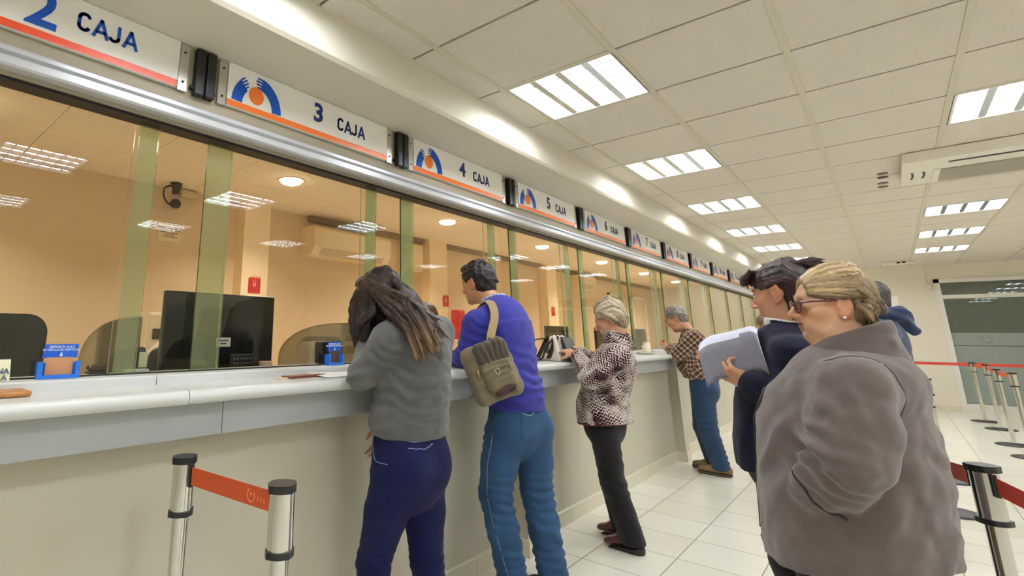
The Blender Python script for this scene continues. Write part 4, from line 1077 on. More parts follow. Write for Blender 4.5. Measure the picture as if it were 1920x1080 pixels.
# ---------------------------------------------------------------- queue barriers
M_chr = mat('polished_steel', (214, 214, 210), .12, metal=1.); M_belt = mat('orange_belt', (190, 74, 24), .7, bump=.2, bscale=300); M_beltr = mat('red_belt', (184, 58, 40), .7, bump=.2, bscale=300); M_base = mat('base_dark', (52, 50, 52), .4, metal=.3)
def post(x, y, label, h=.945, r=.022, hr=.031):
    t = thing('queue_post', label, 'barrier post', (x, y, 0), 'steel queue barrier posts')
    MB().lathe([(0, .001), (.165, .001), (.165, .008), (.15, .016), (.05, .024), (0, .026)], (x, y, 0), 32).build('base', M_base, t)
    MB().lathe([(r, .02), (r, h - .15)], (x, y, 0), 24).build('pole', M_chr, t)
    MB().lathe([(hr, h - .146), (hr, h - .016)], (x, y, 0), 28).build('head', M_chr, t)
    cp = MB()
    def lob(z0, z1, k_=1.):
        n = 40; pts = [(x + (hr + .0035 + .0035 * max(0, math.cos(4 * a)) ** 3) * math.cos(a), y + (hr + .0035 + .0035 * max(0, math.cos(4 * a)) ** 3) * math.sin(a), z0) for a in [2 * math.pi * k / n for k in range(n)]]
        cp.prism(pts, (0, 0, z1 - z0))
    lob(h - .018, h); cp.build('cap', M_blk, t)
    cp = MB(); lob(h - .158, h - .144); cp.build('collar', M_blk, t)
    return t
def belt(a, b, m, label, w=.048, sag=.0, z=.915, emblem=False):
    a, b = V3(a), V3(b); d = unit(b - a); t = thing('barrier_belt', label, 'belt', tuple((a + b) / 2))
    n = 16; mb = MB(); sd = np.cross(d, (0, 0, 1)) * .0008
    P = [a + (b - a) * i / n - V3((0, 0, sag * 4 * (i / n) * (1 - i / n))) for i in range(n + 1)]
    for i in range(n):
        p, q = P[i], P[i + 1]; u = V3((0, 0, w / 2)); v = [p - u + sd, q - u + sd, q + u + sd, p + u + sd, p - u - sd, q - u - sd, q + u - sd, p + u - sd]
        mb.add(v, [(0, 1, 2, 3), (7, 6, 5, 4), (3, 2, 6, 7), (0, 4, 5, 1)])
    mb.build('webbing', m, t)
    for e in (a, b): MB().box(e - V3((.005, .005, w / 2 + .006)), e + V3((.005, .005, w / 2 + .006))).build('clip', M_blk, t)
    return t, d
post(-1.552, .772, 'steel queue post left of the orange belt near the counter'); post(-1.117, .812, 'steel queue post right of the orange belt near the counter')
t, d = belt((-1.515, .776, .896), (-1.154, .809, .896), M_belt, 'short orange belt with pale swirl between the two near posts')
em = MB(); c = V3((-1.235, .8015, .896)); nrm = np.cross(d, (0, 0, 1)); 
if nrm[1] > 0: nrm = -nrm
for k in range(30):
    a0, a1 = [1.9 + 5.0 * s_ / 30 for s_ in (k, k + 1)]; f = lambda a, r: tuple(c + d * (r * math.cos(a)) + V3((0, 0, 1)) * r * math.sin(a) + nrm * .0010)
    em.prism([f(a0, .0165), f(a1, .0165), f(a1, .0130), f(a0, .0130)], tuple(nrm * .0006))
em.prism([tuple(c + d * .004 * math.cos(a) + V3((0, 0, .004 + .004 * math.sin(a))) + nrm * .001) for a in [2 * math.pi * k / 10 for k in range(10)]], tuple(nrm * .0006))
for i in range(3): p = c + d * (.028 + .012 * i); em.prism([tuple(p + V3((0, 0, -.010)) + nrm * .001), tuple(p + d * .003 + V3((0, 0, -.010)) + nrm * .001), tuple(p + d * .003 + V3((0, 0, .002)) + nrm * .001), tuple(p + V3((0, 0, .002)) + nrm * .001)], tuple(nrm * .0006))
em.build('swirl_print', mat('belt_print', (222, 140, 100), .7), t)
post(.133, 2.40, 'steel queue post in front at the right behind the woman in fleece', h=.94)
belt((.105, 2.437, .90), (-.12, 3.25, .90), M_beltr, 'red belt running from the near right post away behind the fleece jacket', sag=.02)
belt((.150, 2.365, .89), (.46, 1.72, .80), M_beltr, 'red belt running from the near right post toward the viewer')
FP = [(.88, 13.04, 'farthest of the steel queue posts by the glazed door'), (.95, 12.1, 'second farthest steel queue post by the glazed door'), (.90, 10.46, 'third farthest steel queue post by the glazed door'), (.93, 9.5, 'steel queue post at the right edge before the glazed door'), (.18, 7.46, 'queue post mostly hidden by the fleece jacket, upper base showing'), (.13, 6.15, 'queue post mostly hidden by the fleece jacket, lower base showing')]
for x, y, lb in FP: post(x, y, lb, h=.92)
for i in range(3):
    (x0, y0, _), (x1, y1, _) = FP[i], FP[i + 1]; u = unit((x1 - x0, y1 - y0, 0)) * .055
    belt(V3((x0, y0, .875)) + u, V3((x1, y1, .875)) - u, M_belt, ['orange belt between the two farthest queue posts', 'orange belt between the second and third farthest queue posts', 'orange belt between the third farthest post and the right edge post'][i])
belt((.84, 13.04, .885), (-1.2, 13.1, .885), M_beltr, 'red belt stretched before the far wall, left of the posts'); belt((.92, 13.04, .885), (3.0, 13.0, .885), M_beltr, 'red belt stretched before the glazed door')

# joints of the people standing in the hall, metres
J_A = dict(hc=(-1.639, 1.7, 1.46), nk=(-1.459, 1.72, 1.336), shL=(-1.457, 1.55, 1.282), shR=(-1.465, 1.89, 1.315), elL=(-1.55, 1.49, 1.135), wrL=(-1.621, 1.59, 1.271), elR=(-1.755, 1.92, 1.005), wrR=(-1.772, 1.8, 0.856), chest=(-1.47, 1.72, 1.24), rib=(-1.468, 1.72, 1.12), waist=(-1.487, 1.72, 0.99), pel=(-1.495, 1.72, 0.822), hipL=(-1.486, 1.635, 0.777), hipR=(-1.503, 1.805, 0.746), knL=(-1.602, 1.62, 0.418), knR=(-1.485, 1.81, 0.408), back=(-1.329, 1.77, 1.231))
J_B = dict(hc=(-1.752, 2.66, 1.606), nk=(-1.639, 2.66, 1.493), shL=(-1.654, 2.48, 1.36), shR=(-1.546, 2.84, 1.416), elL=(-1.693, 2.42, 1.125), wrL=(-1.878, 2.56, 1.11), elR=(-1.71, 2.88, 1.137), chest=(-1.586, 2.66, 1.342), rib=(-1.56, 2.66, 1.194), waist=(-1.542, 2.66, 1.037), pel=(-1.536, 2.66, 0.864), hipL=(-1.563, 2.57, 0.781), hipR=(-1.493, 2.75, 0.787), knL=(-1.615, 2.54, 0.489), knR=(-1.488, 2.75, 0.486), anL=(-1.514, 2.53, 0.177), anR=(-1.411, 2.74, 0.148), bag=(-1.461, 2.33, 1.139), bagtop=(-1.473, 2.36, 1.27), strap=(-1.602, 2.53, 1.512))
J_C = dict(hc=(-1.384, 3.72, 1.41), nk=(-1.338, 3.72, 1.255), shL=(-1.284, 3.55, 1.173), shR=(-1.438, 3.88, 1.182), elL=(-1.454, 3.48, 1.04), wrL=(-1.579, 3.56, 1.177), elR=(-1.617, 3.94, 1.069), wrR=(-1.668, 3.77, 1.223), chest=(-1.395, 3.72, 1.088), waist=(-1.445, 3.72, 0.928), pel=(-1.48, 3.72, 0.786), hipL=(-1.455, 3.635, 0.697), hipR=(-1.53, 3.805, 0.668), knL=(-1.424, 3.64, 0.377), knR=(-1.503, 3.81, 0.348), anL=(-1.332, 3.63, 0.077), anR=(-1.453, 3.83, 0.074))
J_D = dict(hc=(-1.617, 6.2, 1.484), nk=(-1.516, 6.2, 1.351), shL=(-1.418, 6.02, 1.276), shR=(-1.556, 6.38, 1.296), elL=(-1.588, 5.98, 1.084), wrL=(-1.733, 6.1, 1.152), elR=(-1.742, 6.42, 1.112), wrR=(-1.775, 6.26, 1.181), chest=(-1.446, 6.2, 1.189), waist=(-1.45, 6.2, 0.988), pel=(-1.43, 6.2, 0.832), hipL=(-1.428, 6.11, 0.762), hipR=(-1.479, 6.29, 0.745), knL=(-1.427, 6.11, 0.412), knR=(-1.511, 6.3, 0.405), anL=(-1.353, 6.11, 0.098), anR=(-1.448, 6.31, 0.09))
J_E = dict(hc=(-0.289, 2.6, 1.48), nk=(-0.276, 2.6, 1.354), shL=(-0.26, 2.42, 1.258), shR=(-0.344, 2.78, 1.283), elL=(-0.271, 2.37, 1.095), wrL=(-0.419, 2.43, 1.122), wrR=(-0.462, 2.62, 1.175), chest=(-0.321, 2.6, 1.223), waist=(-0.351, 2.6, 1.041), pel=(-0.372, 2.6, 0.903), hipL=(-0.362, 2.52, 0.877), hipR=(-0.392, 2.68, 0.849), paper=(-0.463, 2.48, 1.232))
J_F = dict(hc=(-0.11, 2.05, 1.401), nk=(-0.084, 2.05, 1.282), shL=(-0.106, 1.85, 1.193), shR=(-0.085, 2.25, 1.208), elL=(-0.123, 1.78, 1.024), wrL=(-0.193, 1.78, 0.914), elR=(-0.088, 2.3, 0.966), wrR=(-0.2, 2.25, 0.863), chest=(-0.094, 2.05, 1.156), waist=(-0.126, 2.05, 0.982), pel=(-0.135, 2.05, 0.829), hem=(-0.143, 2.05, 0.715), hipL=(-0.138, 1.95, 0.799), hipR=(-0.136, 2.15, 0.78))
J_G = dict(hc=(-0.077, 5.0, 1.561), nk=(-0.042, 5.0, 1.435), shL=(-0.037, 4.8, 1.33), shR=(-0.039, 5.2, 1.343), chest=(-0.066, 5.0, 1.241), pel=(-0.087, 5.0, 0.926))
J_H = dict(hc=(-1.083, 8.0, 1.43))

# ================================================================ long-haired woman in the grey hoodie
def P_(J, k, dx=0, dy=0, dz=0): return V3(J[k]) + V3((dx, dy, dz))
SIDE = (0, 1, 0)
DENIM_D = fabric('denim_dark', (8, 14, 62), .85, 700, .25, .16, 7, .02)
DENIM_M = fabric('denim_mid', (46, 80, 118), .85, 700, .25, .25, 6, .05)
DENIM_B = fabric('denim_navy', (32, 58, 88), .85, 700, .25, .2, 6, .1)
STITCH = mat('stitch_thread', (150, 165, 200), .8)
def woman_hoodie():
    J = J_A
    t = thing('person', 'long-haired woman in grey hoodie and dark blue jeans leaning on the counter', 'person', (-1.49, 1.72, 0), 'people at the counter and in the queue')
    H = Head(J['hc'], (-.86, -.10, -.50), k=.98)
    an = {'L': (-1.56, 1.61, .09), 'R': (-1.44, 1.83, .09)}
    elR, wrR = (-1.52, 1.95, 1.06), (-1.70, 1.80, .905)
    secs = [(P_(J, 'pel', dz=-.02), .165, .125), (P_(J, 'waist'), .150, .110), (P_(J, 'rib'), .155, .112), (P_(J, 'chest'), .160, .108), (V3((-1.462, 1.72, 1.30)), .105, .075)]
    B = Sdf(); H.add(B, hi=False); trunk(B, secs, SIDE)
    B.u(Cone(H.p(0, -.022, -.05), P_(J, 'nk', dz=-.02), .050, .056), .03); B.u(Cone(P_(J, 'shL'), P_(J, 'shR'), .050), .04)
    arm(B, J['shL'], J['elL'], J['wrL'], (.046, .038, .027)); arm(B, J['shR'], elR, wrR, (.046, .038, .027))
    add_hand(B, wrR, (-.25, -.20, -.95), (.2, -.9, .1), (.35, .4, .45, .5), 1, .92)
    add_hand(B, J['wrL'], (-.15, .35, .9), (-.5, .8, 0), (.5, .55, .6, .65), 1, .92)
    for s, q in (('L', -1), ('R', 1)): leg(B, J['hip' + s], J['kn' + s], an[s], (.082, .056, .038))
    body_mesh(B, t, H, (205, 150, 118), (170, 95, 85), (45, 32, 28), [(J['hc'], .13), (wrR, .12)], .010, .0042)
    # jeans
    T = Sdf()
    T.u(Cone(P_(J, 'pel', dz=.10), P_(J, 'pel', dz=-.05), .165, .178, .78, SIDE), .03)
    for s, q in (('L', -1), ('R', 1)):
        T.u(Ell(P_(J, 'hip' + s, .045, 0, .035), (.088, .086, .105)), .05)
        hp = P_(J, 'hip' + s); kn = V3(J['kn' + s]); a = V3(an[s])
        T.u(Cone(hp, hp + (kn - hp) * .45, .099, .087), .02); T.u(Cone(hp + (kn - hp) * .45, kn, .087, .066), .02); T.u(Cone(kn, kn + (a - kn) * .35, .066, .064), .02); T.u(Cone(kn + (a - kn) * .35, a, .064, .046), .02)
    T.clip(P_(J, 'pel', dz=.115), (0, 0, 1))
    kl = V3(J['knL'])
    fo = [(kl, (0, 0, 1), .035, .0035, .09), (V3(J['knR']), (0, 0, 1), .035, .0035, .09), (V3(J['hipL']) + (-.05, 0, -.05), (.3, 0, 1), .06, .003, .10)]
    je = cloth('jeans', T, DENIM_D, t, .008, fo)
    V, N = surf(je)
    seam('pocket_stitching', V, N, [P_(J, 'pel', .10, -.13, .05), P_(J, 'pel', .13, -.07, .045), P_(J, 'pel', .135, -.01, .06)], .0014, STITCH, je)
    seam('yoke_stitching', V, N, [P_(J, 'pel', .02, -.18, .085), P_(J, 'pel', .12, -.10, .075), P_(J, 'pel', .13, .0, .075)], .0012, STITCH, je)
    seam('front_pocket_stitching', V, N, [P_(J, 'pel', -.08, -.13, .06), P_(J, 'pel', -.03, -.17, .0), P_(J, 'pel', .05, -.17, -.01)], .0012, STITCH, je)
    for s in 'LR': shoe(V3(an[s]) * (1, 1, 0) + (.05, 0, 0), V3(an[s]) * (1, 1, 0) + (-.19, 0, 0), .088, .09, (mat('black_shoe', (30, 28, 28), .5), mat('pale_sole', (200, 196, 188), .7)), t)
    # hoodie
    G = Sdf(); g = [(P_(J, 'pel', 0, 0, .085), .172, .138), (P_(J, 'pel', .0, 0, .14), .182, .142)] + [(c, w + .022, d + .024) for c, w, d in secs[1:4]] + [(V3((-1.452, 1.72, 1.305)), .12, .085)]
    trunk(G, g, SIDE, .03)
    G.u(Ell(P_(J, 'rib', -.10, 0, .09), (.075, .13, .09)), .05)
    G.u(Cone(P_(J, 'shL', 0, 0, -.005), P_(J, 'shR', 0, 0, -.005), .066), .05)
    arm(G, P_(J, 'shL'), J['elL'], V3(J['elL']) + (V3(J['wrL']) - V3(J['elL'])) * .85, (.067, .055, .040), .035); arm(G, J['shR'], elR, V3(wrR) + (.02, .02, .02), (.067, .055, .036), .035)
    G.u(Cone(P_(J, 'pel', 0, 0, .095), P_(J, 'pel', 0, 0, .135), .180, .184, .80, SIDE), .006)     # waistband
    G.clip(P_(J, 'pel', 0, 0, .078), (-.06, 0, -1))
    f = [(P_(J, 'rib', .05, -.12, -.05), (.25, 0, 1), .055, .0065, .13), (P_(J, 'waist', .08, .02, .0), (-.15, 0, 1), .05, .007, .15), (P_(J, 'shL', .05, -.02, -.09), (.6, 0, .8), .045, .006, .09), (V3(J['elL']), (-.3, 0, 1), .04, .005, .08), (P_(J, 'chest', .10, .05, -.02), (0, .3, 1), .07, .004, .13), (P_(J, 'pel', 0, 0, .16), (0, 0, 1), .06, .005, .2)]
    hood_c = P_(J, 'back', .0, .02, .0)
    hm = fabric('hoodie_jersey', (84, 84, 82), .95, 520, .35, .13, 16, .3)
    cloth('hoodie', G, hm, t, .008, f, .002)
    K = Sdf(); K.u(Cone(V3((-1.43, 1.60, 1.34)), V3((-1.365, 1.70, 1.305)), .036, .048), .04); K.u(Cone(V3((-1.365, 1.70, 1.305)), V3((-1.43, 1.85, 1.335)), .048, .040), .04); K.u(Cone(V3((-1.36, 1.69, 1.30)), V3((-1.352, 1.73, 1.215)), .050, .032), .04)
    cloth('hood', K, hm, t, .007, [(V3((-1.32, 1.76, 1.28)), (0, .5, 1), .035, .005, .12)], .002)
    MB().tube([(-1.445, 1.505, 1.30), (-1.437, 1.497, 1.27)], .003, 6).build('drawstring_tip', mat('white_plastic', (235, 235, 232), .3), t)
    # hair: a parted cap with long tresses combed back over the shoulder, paler at the ends
    R = random.Random(4); K = Sdf()
    K.u(H.e((0, -.022, .042), (.088, .106, .094)), .01); K.u(H.e((0, -.055, -.03), (.072, .06, .075)), .03); K.u(H.e((-.062, .012, -.03), (.034, .085, .11)), .03); K.u(Cone(H.p(-.070, .055, .02), V3((-1.665, 1.595, 1.245)), .052, .028, .7), .04); K.u(Cone(H.p(-.074, .01, .0), V3((-1.60, 1.56, 1.29)), .050, .030, .7), .04); K.u(Cone(H.p(-.07, -.03, .02), V3((-1.42, 1.575, 1.395)), .055, .050), .05); K.u(Cone(V3((-1.42, 1.575, 1.395)), V3((-1.29, 1.585, 1.30)), .045, .022), .03); K.sub(H.e((.03, .12, -.05), (.060, .06, .10)), .02)
    for i in range(84):                       # back over the shoulders
        f = i / 83; y = .075 - .135 * f + R.uniform(-.008, .008)
        s0 = H.p(-.012 + R.uniform(-.01, .01), y, .130 + R.uniform(-.004, .004) - .25 * max(0, -y - .02) ** 1.2)
        s1 = H.p(-.085 - .012 * R.random(), y * .55 - .015, .055 + R.uniform(-.02, .03))
        q = R.random()
        tip = V3((-1.318 + .10 * q + R.uniform(-.015, .015), 1.545 + .05 * R.random(), 1.265 - .05 * (1 - q) + R.uniform(-.03, .03)))
        mid = V3((-1.455 + .07 * q, 1.525 + .05 * R.random(), 1.405 + .045 * q + R.uniform(-.02, .02)))
        lock(K, [s0, s1, mid, (mid + tip) / 2 + V3((.02, -.012, .02)), tip], (.0055, .0088, .0022), 9, .012, .62)
    for i in range(26):                       # crown falling to the far side and the back
        y = .03 - .13 * i / 25
        s0 = H.p(.0 + R.uniform(-.01, .02), y, .131 - .2 * max(0, -y - .02))
        tip = V3((-1.29 + R.uniform(-.04, .03), 1.60 + .12 * R.random(), 1.335 + R.uniform(-.06, .03)))
        lock(K, [s0, H.p(-.03 + .08 * R.random(), -.085, .085), V3((-1.40, 1.60 + .10 * R.random(), 1.43 + R.uniform(-.015, .02))), tip], (.006, .010, .003), 8, .012, .62)
    for i in range(22):                       # curtain hanging in front of the near cheek
        y = .095 - .06 * i / 21
        s0 = H.p(-.01, y, .118 - .4 * max(0, y - .05)); s1 = H.p(-.088, y + .01, .03)
        tip = V3((-1.672 + .075 * i / 21 + R.uniform(-.012, .012), 1.575 + .03 * R.random(), 1.215 + R.uniform(-.03, .04)))
        lock(K, [s0, s1, (V3(s1) + tip) / 2 + V3((-.012, -.015, 0)), tip], (.007, .011, .004), 8, .010, .6)
    for i in range(12):                       # low band swept over the near shoulder
        a = i / 11
        lock(K, [H.p(-.085, -.02, -.01 + .03 * a), V3((-1.53, 1.535, 1.385 + .025 * a)), V3((-1.565 - .03 * R.random(), 1.515, 1.345 + .02 * a)), V3((-1.60 - .015 * R.random(), 1.52, 1.30 + .02 * a))], (.010, .012, .004), 7, .007, .6)
    for i in range(14):                       # far side
        lock(K, [H.p(.01, .08 - .012 * i, .126), H.p(.088, .06 - .01 * i, .03), H.p(.08, .03 - .01 * i, -.12)], (.008, .013, .006), 7, .007, .6)
    tipc = lambda V: (np.clip((1.36 - V[:, 2]) / .10, 0, 1) * np.clip((V[:, 0] + 1.50) / .08, 0, 1) + .10 * np.clip((V[:, 0] + 1.50) / .1, 0, 1) * (V[:, 2] < 1.46), (124, 96, 70))
    hair_mesh(K, t, ((20, 14, 13), (66, 48, 42)), 5, .0040, None, tipc, strand=900, mixv=.9)
    return t
woman_hoodie()

# ================================================================ man in the blue sweater
def man_sweater():
    J = J_B
    t = thing('person', 'man in royal blue sweater and faded jeans with shoulder bag, elbows on the counter', 'person', (-1.52, 2.66, 0), 'people at the counter and in the queue')
    H = Head(J['hc'], (-1, .06, -.16), k=1.02)
    anL, anR = (J['anL'][0], J['anL'][1], .10), (J['anR'][0], J['anR'][1], .10)
    elR, wrR = (-1.74, 2.86, 1.18), (-1.90, 2.74, 1.166); elL, wrL = (-1.69, 2.42, 1.180), (-1.89, 2.50, 1.166)
    J = dict(J); J['shR'] = (-1.60, 2.80, 1.385)
    secs = [(P_(J, 'pel'), .160, .115), (P_(J, 'waist'), .145, .100), (P_(J, 'rib'), .160, .108), (P_(J, 'chest'), .175, .112), (P_(J, 'nk', .02, 0, -.06), .10, .08)]
    B = Sdf(); H.add(B); trunk(B, secs, SIDE)
    B.u(Cone(H.p(0, -.022, -.05), P_(J, 'nk', .01, 0, -.03), .056, .062), .03); B.u(Cone(J['shL'], J['shR'], .055), .04)
    arm(B, J['shL'], elL, wrL, (.050, .041, .029)); arm(B, J['shR'], elR, wrR, (.050, .041, .029))
    add_hand(B, wrL, (-.9, .3, -.02), (0, .2, -1), (.25, .3, .35, .4), 1); add_hand(B, wrR, (-.9, -.3, -.02), (0, .1, -1), (.25, .3, .35, .4), -1)
    for s, a in (('L', anL), ('R', anR)): leg(B, J['hip' + s], J['kn' + s], a, (.082, .056, .042))
    body_mesh(B, t, H, (200, 148, 114), (172, 104, 90), (34, 26, 24), [(J['hc'], .14)], .010, .0038)
    T = Sdf(); T.u(Cone(P_(J, 'pel', 0, 0, .09), P_(J, 'pel', 0, 0, -.04), .170, .180, .76, SIDE), .03)
    for s, a in (('L', anL), ('R', anR)):
        T.u(Ell(P_(J, 'hip' + s, .030, 0, .03), (.088, .086, .105)), .05)
        hp, kn, a = V3(J['hip' + s]), V3(J['kn' + s]), V3(a)
        T.u(Cone(hp, hp + (kn - hp) * .5, .104, .096), .025); T.u(Cone(hp + (kn - hp) * .5, kn, .096, .083), .02); T.u(Cone(kn, kn + (a - kn) * .4, .083, .080), .02); T.u(Cone(kn + (a - kn) * .4, a + (0, 0, -.03), .080, .073), .02)
    T.u(Cone(P_(J, 'pel', -.02, -.165, -.06), P_(J, 'pel', -.02, -.165, .01), .03, .025), .03)
    T.clip(P_(J, 'pel', 0, 0, .13), (0, 0, 1)); T.clip((0, 0, .045), (0, 0, -1))
    fo = []
    for s, a in (('L', anL), ('R', anR)):
        kn = V3(J['kn' + s]); fo += [(kn + (.05, 0, -.02), (.2, 0, 1), .045, .008, .11), (V3(a) + (0, 0, .06), (0, 0, 1), .04, .007, .10), (V3(J['hip' + s]) + (-.07, 0, -.03), (.4, 0, 1), .05, .006, .10), ((kn + V3(a)) / 2, (.3, .2, 1), .07, .005, .14)]
    je = cloth('jeans', T, DENIM_M, t, .008, fo); V, N = surf(je)
    seam('pocket_stitching', V, N, [P_(J, 'pel', .10, -.12, .045), P_(J, 'pel', .13, -.07, .028), P_(J, 'pel', .135, -.01, .055)], .0018, mat('pale_stitch', (196, 204, 214), .8), je)
    seam('pocket_edge', V, N, [P_(J, 'pel', .10, -.12, .045), P_(J, 'pel', .10, -.13, -.08), P_(J, 'pel', .13, -.07, -.105), P_(J, 'pel', .14, -.015, -.09)], .0012, DENIM_B, je)
    seam('side_seam', V, N, [P_(J, 'hipL', .0, -.11, .03), P_(J, 'knL', .01, -.09, .1), P_(J, 'knL', .02, -.09, -.05), V3(anL) + (.02, -.08, .03)], .0013, STITCH, je)
    for s, a in (('L', anL), ('R', anR)): shoe(V3(a) * (1, 1, 0) + (.06, 0, 0), V3(a) * (1, 1, 0) + (-.22, -.02, 0), .10, .10, (mat('dark_shoe', (46, 44, 46), .6), mat('dark_sole', (24, 22, 22), .8)), t)
    G = Sdf(); g = [(P_(J, 'pel', 0, 0, .06), .178, .138)] + [(c, w + .020, d + .020) for c, w, d in secs[1:4]] + [(P_(J, 'nk', .02, 0, -.055), .118, .09)]
    trunk(G, g, SIDE, .03); G.u(Cone(J['shL'], J['shR'], .070), .05)
    G.u(Cone(P_(J, 'nk', .012, 0, -.06), P_(J, 'nk', -.005, 0, -.035), .085, .074), .03)
    arm(G, J['shL'], elL, V3(wrL) + (.04, 0, 0), (.074, .060, .042), .035); arm(G, J['shR'], elR, V3(wrR) + (.04, 0, 0), (.074, .060, .042), .035)
    G.u(Cone(P_(J, 'pel', 0, 0, .065), P_(J, 'pel', 0, 0, .115), .182, .186, .80, SIDE), .006); G.clip(P_(J, 'pel', 0, 0, .052), (-.08, 0, -1))
    f = [(P_(J, 'waist', .08, -.02, .02), (-.2, .2, 1), .06, .008, .15), (P_(J, 'shL', .03, -.03, -.10), (.5, 0, .8), .05, .007, .10), (V3(elL) + (.02, 0, .02), (.2, 0, 1), .04, .006, .09), (P_(J, 'rib', .08, .08, 0), (0, -.5, 1), .07, .005, .13), (P_(J, 'pel', .05, .05, .13), (-.2, 0, 1), .05, .006, .15)]
    sm = fabric('sweater_knit', (48, 48, 142), .95, 620, .3, .10, 10, .12)
    cloth('sweater', G, sm, t, .008, f, .0015)
    # checked shirt collar
    K = Sdf(); nk = P_(J, 'nk', 0, 0, 0)
    K.u(Cone(nk + (.008, 0, -.05), nk + (-.010, 0, .034), .086, .072), .01); K.sub(Cone(nk + (.02, 0, -.12), nk + (-.025, 0, .09), .076, .062), .002); K.clip(nk + (0, 0, .030), (-.28, 0, 1)); K.clip(nk + (0, 0, -.06), (0, 0, -1))
    cm_ = mat('collar_check', (206, 224, 236), .8); nt = cm_.node_tree; bb_ = nt.nodes['Principled BSDF']
    ck = nt.nodes.new('ShaderNodeTexChecker'); ck.inputs['Scale'].default_value = 85; ck.inputs[1].default_value = lin((226, 234, 240)) + (1,); ck.inputs[2].default_value = lin((120, 164, 206)) + (1,)
    at_ = nt.nodes.new('ShaderNodeAttribute'); at_.attribute_name = 'fab'; nt.links.new(at_.outputs['Vector'], ck.inputs[0]); nt.links.new(ck.outputs[0], bb_.inputs['Base Color'])
    cloth('shirt_collar', K, cm_, t, .0035)
    K = Sdf(); cap(K, H, .011, back=.055, nape=-.045, fz=-.050, fy=.100, face=(.09, .072, .092))
    K.u(H.e((0, .045, .098), (.060, .045, .032)), .02)
    sweep(K, H, 34, .010, .080, -.112, 95, (.006, .009, .005), .005, 3, -.045, .006, .006)
    hair_mesh(K, t, ((11, 9, 10), (34, 29, 29)), 2, .0036, None, None, rough_=.0028, mixv=.7)
    return t
man_sweater()
# shoulder bag hanging at his left side
def shoulder_bag():
    J = J_B
    c = V3((-1.482, 2.345, 1.135)); nrm = unit((.66, -.74, .10)); rt = unit((.74, .66, 0)); dn = unit(V3((0, 0, -1)) + rt * .36); dn = unit(dn - nrm * np.dot(dn, nrm)); ax = unit(np.cross(nrm, dn))
    if np.dot(ax, rt) > 0: ax = -ax
    t = thing('shoulder_bag', 'khaki canvas shoulder bag hanging on the back of the man in blue', 'bag', tuple(c))
    q = lambda a, d, n: tuple(c + ax * a + dn * d + nrm * n)
    cv = fabric('bag_canvas', (122, 110, 84), .9, 380, .5, .22, 12, .2); dk = fabric('bag_dark', (78, 68, 54), .9, 380, .5, .25, 12, .2)
    S_ = Sdf()
    def pad(S, a0, a1, d0, d1, n, r, fl=.5):
        for aa in (a0, a1): S.u(Cone(q(aa, d0, n), q(aa, d1, n), r, r, 1), .03)
        for dd in np.linspace(d0, d1, 4): S.u(Cone(q(a0, dd, n), q(a1, dd, n), r, r), .02)
    pad(S_, -.075, .085, -.09, .115, 0, .042)
    body = cloth('bag_body', S_, cv, t, .006, [(c + dn * -.06, dn, .04, .006, .09), (c, ax, .05, .004, .12)], .002)
    K = Sdf(); pad(K, -.068, .035, -.02, .09, .040, .026); cloth('front_pocket', K, cv, t, .005, [(V3(q(-.02, .0, .06)), dn, .03, .005, .07)], .0015)
    K = Sdf(); pad(K, -.075, .030, -.105, -.045, .038, .030); cloth('flap', K, dk, t, .005, [(V3(q(-.02, -.07, .06)), ax, .03, .006, .07)], .002)
    K = Sdf(); K.u(Cone(q(-.05, .108, .058), q(.015, .118, .058), .026, .022, .5, tuple(ax)), .01); cloth('leather_patch', K, mat('patch_leather', (62, 38, 36), .55, bump=.3, bscale=90), t, .005)
    bk = MB(); ring = [q(-.012 + .012 * math.cos(a), .018 + .013 * math.sin(a) - .006 * (math.cos(2 * a)), .071) for a in [2 * math.pi * k / 12 for k in range(13)]]
    bk.tube(ring, .0022, 6); bk.build('ring_buckle', M_steel, t)
    bk = MB(); bk.tube([q(.078, -.02, .048), q(.082, .02, .050)], .005, 6); bk.build('zip_pull', mat('zip_brass', (200, 180, 130), .35, metal=.7), t)
    MB().tube([q(-.075, .02 + .03 * math.cos(a), .058 + .012 * math.sin(a)) for a in [2 * math.pi * k / 10 for k in range(11)]], .004, 6).build('side_strap', dk, t)
    # webbing strap up over the shoulder
    pts = bez([q(-.058, -.085, .012), q(-.052, -.135, .008), (-1.505, 2.435, 1.40), (-1.578, 2.520, 1.475), (-1.635, 2.540, 1.485), (-1.70, 2.55, 1.42), (-1.70, 2.55, 1.28), (-1.60, 2.50, 1.19), q(.07, -.07, -.04)], 40)
    st = MB(); w = .021
    for i in range(len(pts) - 1):
        a, b = pts[i], pts[i + 1]; d = unit(b - a)
        for (p, lst) in ((a, 0),): pass
    rows = []
    for i, p in enumerate(pts):
        d = unit(pts[min(i + 1, 39)] - pts[max(i - 1, 0)]); out = unit(p - V3((-1.60, 2.62, 1.25))); out = unit(out - d * np.dot(out, d)); sd = np.cross(d, out)
        rows.append([p + sd * w + out * .004, p - sd * w + out * .004, p - sd * w - out * .001, p + sd * w - out * .001])
    for i in range(len(rows) - 1):
        st.add(rows[i] + rows[i + 1], [(0, 1, 5, 4), (1, 2, 6, 5), (2, 3, 7, 6), (3, 0, 4, 7)])
    st.build('strap', fabric('strap_webbing', (168, 144, 104), .9, 500, .4, .08, 20, .1), t)
    p = V3(pts[5]); d = unit(pts[6] - pts[4]); MB().tube([tuple(pts[4]), tuple(pts[5])], .023, 8, flat=.35).build('strap_slider', mat('slider_black', (24, 22, 20), .5), t)
    return t
shoulder_bag()

